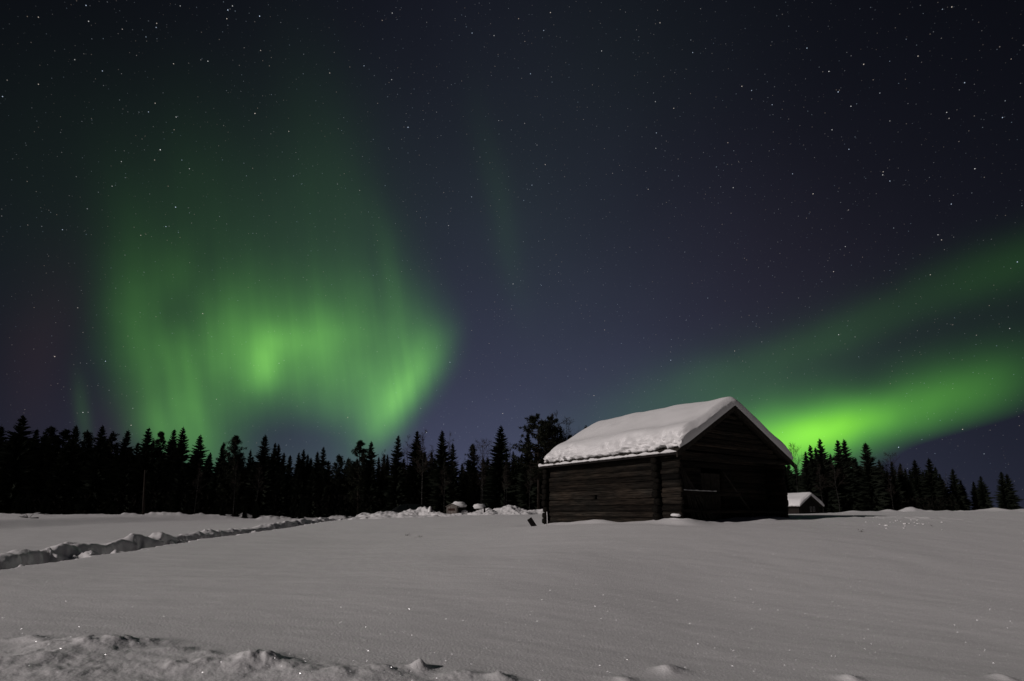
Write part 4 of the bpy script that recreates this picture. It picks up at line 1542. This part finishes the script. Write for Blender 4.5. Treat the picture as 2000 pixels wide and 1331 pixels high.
# kind, px, py of tip, forward distance, width, label
TREES = [
 ("spruce", 3, 829, 70, 1.0, "spruce cut off by the left edge of the photo"),
 ("wide", 41, 810, 68, 1.15, "broad dark spruce, the tallest at the far left of the treeline"),
 ("spruce", 72, 836, 72, .9, "slim spruce just right of the broad tallest spruce at far left"),
 ("pine", 99, 834, 70, .9, "bushy topped conifer third right of the far left edge, over a broad neighbour"),
 ("pine", 128, 839, 71, .9, "ragged conifer between the bushy topped one and the faint green streak"),
 ("spruce", 152, 830, 70, 1.0, "pointed spruce standing right under the faint thin green streak at left"),
 ("pine", 172, 842, 72, .8, "low bushy conifer in the dip right of the spruce under the green streak"),
 ("narrow", 199, 829, 69, 1.1, "tall slender spruce left of the aurora's left edge"),
 ("narrow", 209, 851, 74, .8, "small spruce tip leaning on the right side of a tall slender spruce"),
 ("pine", 222, 844, 72, .75, "thin conifer in the gap before the aurora's left edge"),
 ("spruce", 246, 838, 70, 1.0, "full bushy spruce just outside the aurora's left edge"),
 ("spruce", 272, 862, 76, .9, "short dense spruce in the low gap at the aurora's left foot"),
 ("narrow", 291, 834, 70, 1.2, "sharp tall spruce at the aurora's left foot, above the lone pole"),
 ("narrow", 300, 856, 75, .8, "small spruce hugging the right flank of the sharp spruce above the lone pole"),
 ("pine", 316, 844, 72, .7, "loose airy pine between two sharp spruces at the aurora's left foot"),
 ("spruce", 337, 836, 70, .9, "bushy spruce with upswept branches in front of the bright left curtain"),
 ("narrow", 363, 833, 70, 1.1, "tall spire shaped spruce in the bright left curtain of the aurora"),
 ("narrow", 389, 848, 70, 1.25, "cone shaped spruce at the right side of the bright left curtain"),
 ("narrow", 412, 883, 78, .9, "tiny spruce tip in the low gap right of the cone shaped spruce"),
 ("spruce", 434, 863, 72, .85, "spruce with a bare birch's twigs showing beside its top"),
 ("birch", 441, 864, 74, .7, "bare birch whose twigs show right behind a mid sized spruce top"),
 ("pine", 467, 852, 70, 1.1, "wide bushy conifer with upturned branch ends, left of the dark hole in the aurora"),
 ("narrow", 489, 877, 75, .8, "short narrow spruce right of the wide bushy conifer"),
 ("narrow", 517, 848, 69, 1.2, "tall ragged spruce rising alone into the dark hole of the aurora"),
 ("spruce", 537, 863, 71, .8, "left one of two round shouldered spruces right of the tall ragged spruce"),
 ("narrow", 548, 866, 72, .9, "right one of two round shouldered spruces right of the tall ragged spruce"),
 ("spruce", 565, 887, 76, .8, "low spruce with thin twigs beside it under the dark hole of the aurora"),
 ("narrow", 583, 883, 75, .9, "first of three close spruce spires below the aurora's middle, counted from the left"),
 ("narrow", 593, 876, 75, .9, "middle and tallest of three close spruce spires below the aurora's middle"),
 ("narrow", 602, 886, 76, .9, "third of three close spruce spires below the aurora's middle"),
 ("narrow", 619, 881, 75, 1.0, "left and plumper one of a spruce pair left of the low pines"),
 ("narrow", 633, 872, 74, 1.0, "right and taller one of a spruce pair left of the low pines"),
 ("birch", 646, 900, 78, .5, "thin bare sapling between the spruce pair and the low pines"),
 ("pine", 663, 889, 72, .95, "low spreading pine with clear needle tufts left of mid treeline"),
 ("pine", 681, 895, 75, .7, "lower small pine between the spreading pine and the tall pine"),
 ("pine", 706, 861, 69, 1.0, "tall full pine left of a narrow spruce near the aurora's right foot"),
 ("narrow", 725, 861, 69, 1.1, "narrow spruce close to the right of a tall full pine"),
 ("birch", 748, 876, 72, .5, "thin bare sapling in the gap left of the knobbly spruce"),
 ("narrow", 743, 891, 75, .8, "short spruce at the foot of a thin bare sapling near the aurora's right foot"),
 ("narrow", 759, 887, 74, .9, "short spruce left of the knobbly columnar spruce"),
 ("narrow", 776, 849, 67, 1.0, "knobbly columnar spruce right under the aurora's bright right foot"),
 ("birch", 795, 850, 69, .7, "slim bare birch between the columnar spruce and the dense spruce"),
 ("spruce", 815, 840, 68, 1.0, "dense broad spruce beside the white stemmed birch"),
 ("birch", 829, 836, 64, 1.05, "large bare birch with a pale winding trunk behind the dark car"),
 ("birch", 843, 868, 70, .7, "low bare birch right of the large pale trunked birch"),
 ("spruce", 866, 840, 66, .95, "tall dense spruce above the grey box"),
 ("birch", 880, 845, 68, .7, "bare birch leaning out behind the tall dense spruce above the grey box"),
 ("narrow", 887, 864, 70, .9, "narrow dark spruce right of the tall dense spruce above the grey box"),
 ("birch", 907, 893, 74, .6, "low bare thicket birch in the dip above the two posts"),
 ("pine", 924, 868, 69, .85, "pointed pine left of the round fan crowned birch"),
 ("fanbirch", 944, 854, 66, .85, "bare birch with a round fan of twigs between a pine and the tall spire spruce"),
 ("narrow", 976, 829, 66, 1.35, "tall spire spruce left of the highest pines, above the pointed snow cone"),
 ("birch", 994, 862, 68, .8, "bare birch tucked right behind the tall spire spruce"),
 ("spruce", 1003, 880, 70, .7, "dim spruce between the tall spire spruce and the high pines"),
 ("tallpine", 1050, 810, 62, 1.1, "high broad pine left of the barn with long branches reaching left"),
 ("tallpine", 1078, 812, 64, .9, "high dense pine close behind the barn's left corner"),
 ("birch", 1087, 804, 65, .85, "bare birch top rising above the high dense pine by the barn"),
 ("fanbirch", 1104, 811, 64, .9, "rounded bare birch just left of the barn's roof snow"),
 ("spruce", 1030, 842, 64, .8, "lower dense spruce filling the gap left of the high broad pine by the barn"),
 ("pine", 1064, 822, 66, 1.1, "thick conifer filling the gap between the two high pines by the barn"),
 ("spruce", 1094, 832, 67, .8, "dark spruce in the clump right of the high dense pine by the barn"),
 ("birch", 1076, 806, 63, .8, "bare birch twigs mixed into the crown of the high dense pine by the barn"),
 ("pine", 1142, 833, 66, .7, "small pine top peeking over the barn's snowy roof"),
 ("pine", 1120, 850, 68, .8, "dim pine half hidden by the left end of the barn's roof snow"),
]
for kind, px, py, Y, ws, lab in TREES:
    p = at(px, py, Y)
    plant(kind, p.x, p.y, p.z, lab, GL, ws)
TREES_R = [
 ("fanbirch", 1551, 862, 60, .55, "bare spindly tree glowing green at the edge of the barn's roof"),
 ("narrow", 1571, 881, 64, 1.1, "plump spruce right next to the bare spindly tree by the barn roof"),
 ("narrow", 1584, 868, 66, 1.0, "left one of twin spruce tips in the brightest green, right of the barn"),
 ("narrow", 1591, 872, 67, .9, "right one of twin spruce tips in the brightest green, right of the barn"),
 ("narrow", 1604, 855, 64, 1.15, "slender tall spruce in the brightest green right of the barn"),
 ("narrow", 1620, 885, 68, .9, "low spruce in the notch right of the slender tall spruce"),
 ("narrow", 1635, 858, 65, 1.1, "left spruce of the tall close pair above the shed"),
 ("spruce", 1648, 857, 65, 1.0, "right and fuller spruce of the tall close pair above the shed"),
 ("birch", 1628, 890, 62, .9, "dim bare birch standing before the tall close spruce pair"),
 ("spruce", 1672, 892, 68, .9, "lower spruce on the shoulder between the tall pair and the ragged spruce"),
 ("spruce", 1692, 862, 64, 1.05, "ragged spruce with stepped branches at the end of the bright green"),
 ("narrow", 1717, 897, 68, 1.0, "narrow spruce left of the round bare birch on the right"),
 ("fanbirch", 1736, 880, 66, .95, "round bare birch above the right side treeline"),
 ("spruce", 1742, 900, 66, .8, "spruce right in front of the round bare birch on the right"),
 ("spruce", 1756, 904, 68, .8, "spruce on the downhill step right of the round bare birch"),
 ("narrow", 1767, 914, 70, .9, "small spruce closing the gap before the two sharp right hand spires"),
 ("narrow", 1787, 897, 68, 1.3, "first of two sharp spires in the right treeline, seen from the barn"),
 ("narrow", 1801, 920, 72, 1.0, "short spruce in the notch between the two sharp right hand spires"),
 ("narrow", 1812, 894, 68, 1.3, "second of two sharp spires in the right treeline, seen from the barn"),
 ("spruce", 1826, 911, 70, .9, "round topped spruce leaning on the second sharp spire"),
 ("birch", 1848, 925, 72, .5, "thin bare sapling before the last unbroken block of spruces"),
 ("spruce", 1861, 914, 70, 1.0, "last tall spruce of the unbroken right treeline"),
 ("spruce", 1877, 937, 71, 1.0, "lower spruce sloping off the end of the unbroken right treeline"),
 ("narrow", 1902, 940, 72, 1.2, "smaller one of the first separate spruce pair near the right edge"),
 ("wide", 1915, 929, 72, .95, "bigger one of the first separate spruce pair near the right edge"),
 ("spruce", 1954, 921, 70, 1.1, "left one of the last spruce pair before the right edge"),
 ("spruce", 1965, 925, 70, 1.15, "right one of the last spruce pair before the right edge"),
]
for kind, px, py, Y, ws, lab in TREES_R:
    p = at(px, py, Y)
    plant(kind, p.x, p.y, p.z, lab, GR_, ws)

# pale trunked stems in front of the wood
STEMS = [(455, 1008, 900, 62, "thin pale stem at the forest edge below the wide bushy conifer"), (500, 1006, 905, 63, "thin pale slanting stem at the forest edge below the tall ragged spruce"), (380, 1006, 905, 64, "dim slanting stem at the forest edge right of the lone pole"),
         (985, 1001, 905, 56, "left one of two reddish stems behind the pointed snow cone"), (990, 1001, 900, 57, "right one of two reddish stems behind the pointed snow cone"), (1034, 1002, 900, 55, "thin stem behind the snow bank just left of the barn"),
         (1745, 1004, 925, 50, "thin pale stem before the right forest below the round bare birch"), (1608, 1010, 905, 56, "thin stem rising right beside the small shed"), (868, 1000, 900, 58, "dark forked stem directly left of the grey box"), (940, 998, 890, 58, "pale patchy stem behind the snow capped stump")]
for k, (px, pb, pt, Y, lab) in enumerate(STEMS):
    p = at(px, pb, Y)
    plant("birch", p.x, p.y, at(px, pt, Y).z, lab, "thin stems along the forest edge", .75 if k not in (3, 4) else .6)

# the wood behind: many trees whose outlines merge
GF = "trees merging into the black forest wall"
rf = random.Random(9)
SKY_L = [(0, 858), (60, 862), (100, 866), (200, 874), (270, 880), (330, 880), (400, 905), (480, 890), (570, 902), (640, 914), (700, 900), (760, 905), (820, 888), (900, 906), (960, 890), (1010, 884), (1120, 868)]
SKY_R = [(1500, 905), (1560, 908), (1640, 893), (1700, 905), (1760, 925), (1830, 930), (1878, 960)]


def interp(tab, x):
    return float(np.interp(x, [a for a, b in tab], [b for a, b in tab]))


for row, (Y, dpx, drop) in enumerate(((71, 27, 14), (77, 27, 7), (87, 29, 0))):
    px = -40 + row * 6
    while px < 1200:
        x = px + rf.uniform(-6, 6)
        top = interp(SKY_L, x) + drop - 8 + rf.uniform(-10, 14)
        p = at(x, top, Y + rf.uniform(-2.5, 2.5))
        plant(rf.choice(("spruce", "spruce", "wide", "spruce")), p.x, p.y, p.z, "dark spruce within the black forest wall left of the barn, its outline lost among neighbours", GF, rf.uniform(0.85, 1.2))
        px += dpx
    px = 1510 + row * 5
    while px < 1872:
        x = px + rf.uniform(-5, 5)
        top = interp(SKY_R, x) + drop - 4 + rf.uniform(-8, 14)
        p = at(x, top, Y - 2 + rf.uniform(-2.5, 2.5))
        plant(rf.choice(("spruce", "spruce", "wide")), p.x, p.y, p.z, "dark spruce within the black forest wall right of the barn, its outline lost among neighbours", GF, rf.uniform(1.0, 1.4))
        px += dpx

for k in range(20):
    px = rf.uniform(20, 690)
    Y = rf.uniform(61.5, 67)
    x = ray(px, 1000)[0] * Y
    plant("spruce", x, Y, gz(x, Y) + rf.uniform(0.8, 2.6), "low young spruce standing in the snow at the foot of the left forest", "young spruces along the forest edge", rf.uniform(1.0, 1.5))

# undergrowth: one tangle nobody could count
mb = MB()
ru = random.Random(31)


def brush(x, y, hmax):
    g = gz(x, y)
    for k in range(16):
        a = ru.uniform(0, 6.28)
        d = Vector((math.cos(a) * .6, math.sin(a) * .6, ru.uniform(.5, 1.4)))
        c = Vector((x + ru.uniform(-.5, .5), y + ru.uniform(-.5, .5), g + ru.uniform(-.1, hmax)))
        tri(mb, c, d, Vector((ru.uniform(-1, 1), ru.uniform(-1, 1), .3)), ru.uniform(.2, .7), ru.uniform(.03, .09))


for k in range(2600):
    px = ru.uniform(-60, 1200)
    Y = ru.uniform(67, 96)
    brush(ray(px, 1000)[0] * Y, Y, 2.6)
for k in range(900):
    px = ru.uniform(1500, 1870)
    Y = ru.uniform(64, 92)
    brush(ray(px, 1000)[0] * Y, Y, 2.6)
o = mb.build("undergrowth", M_BRUSH)
o["kind"] = "stuff"
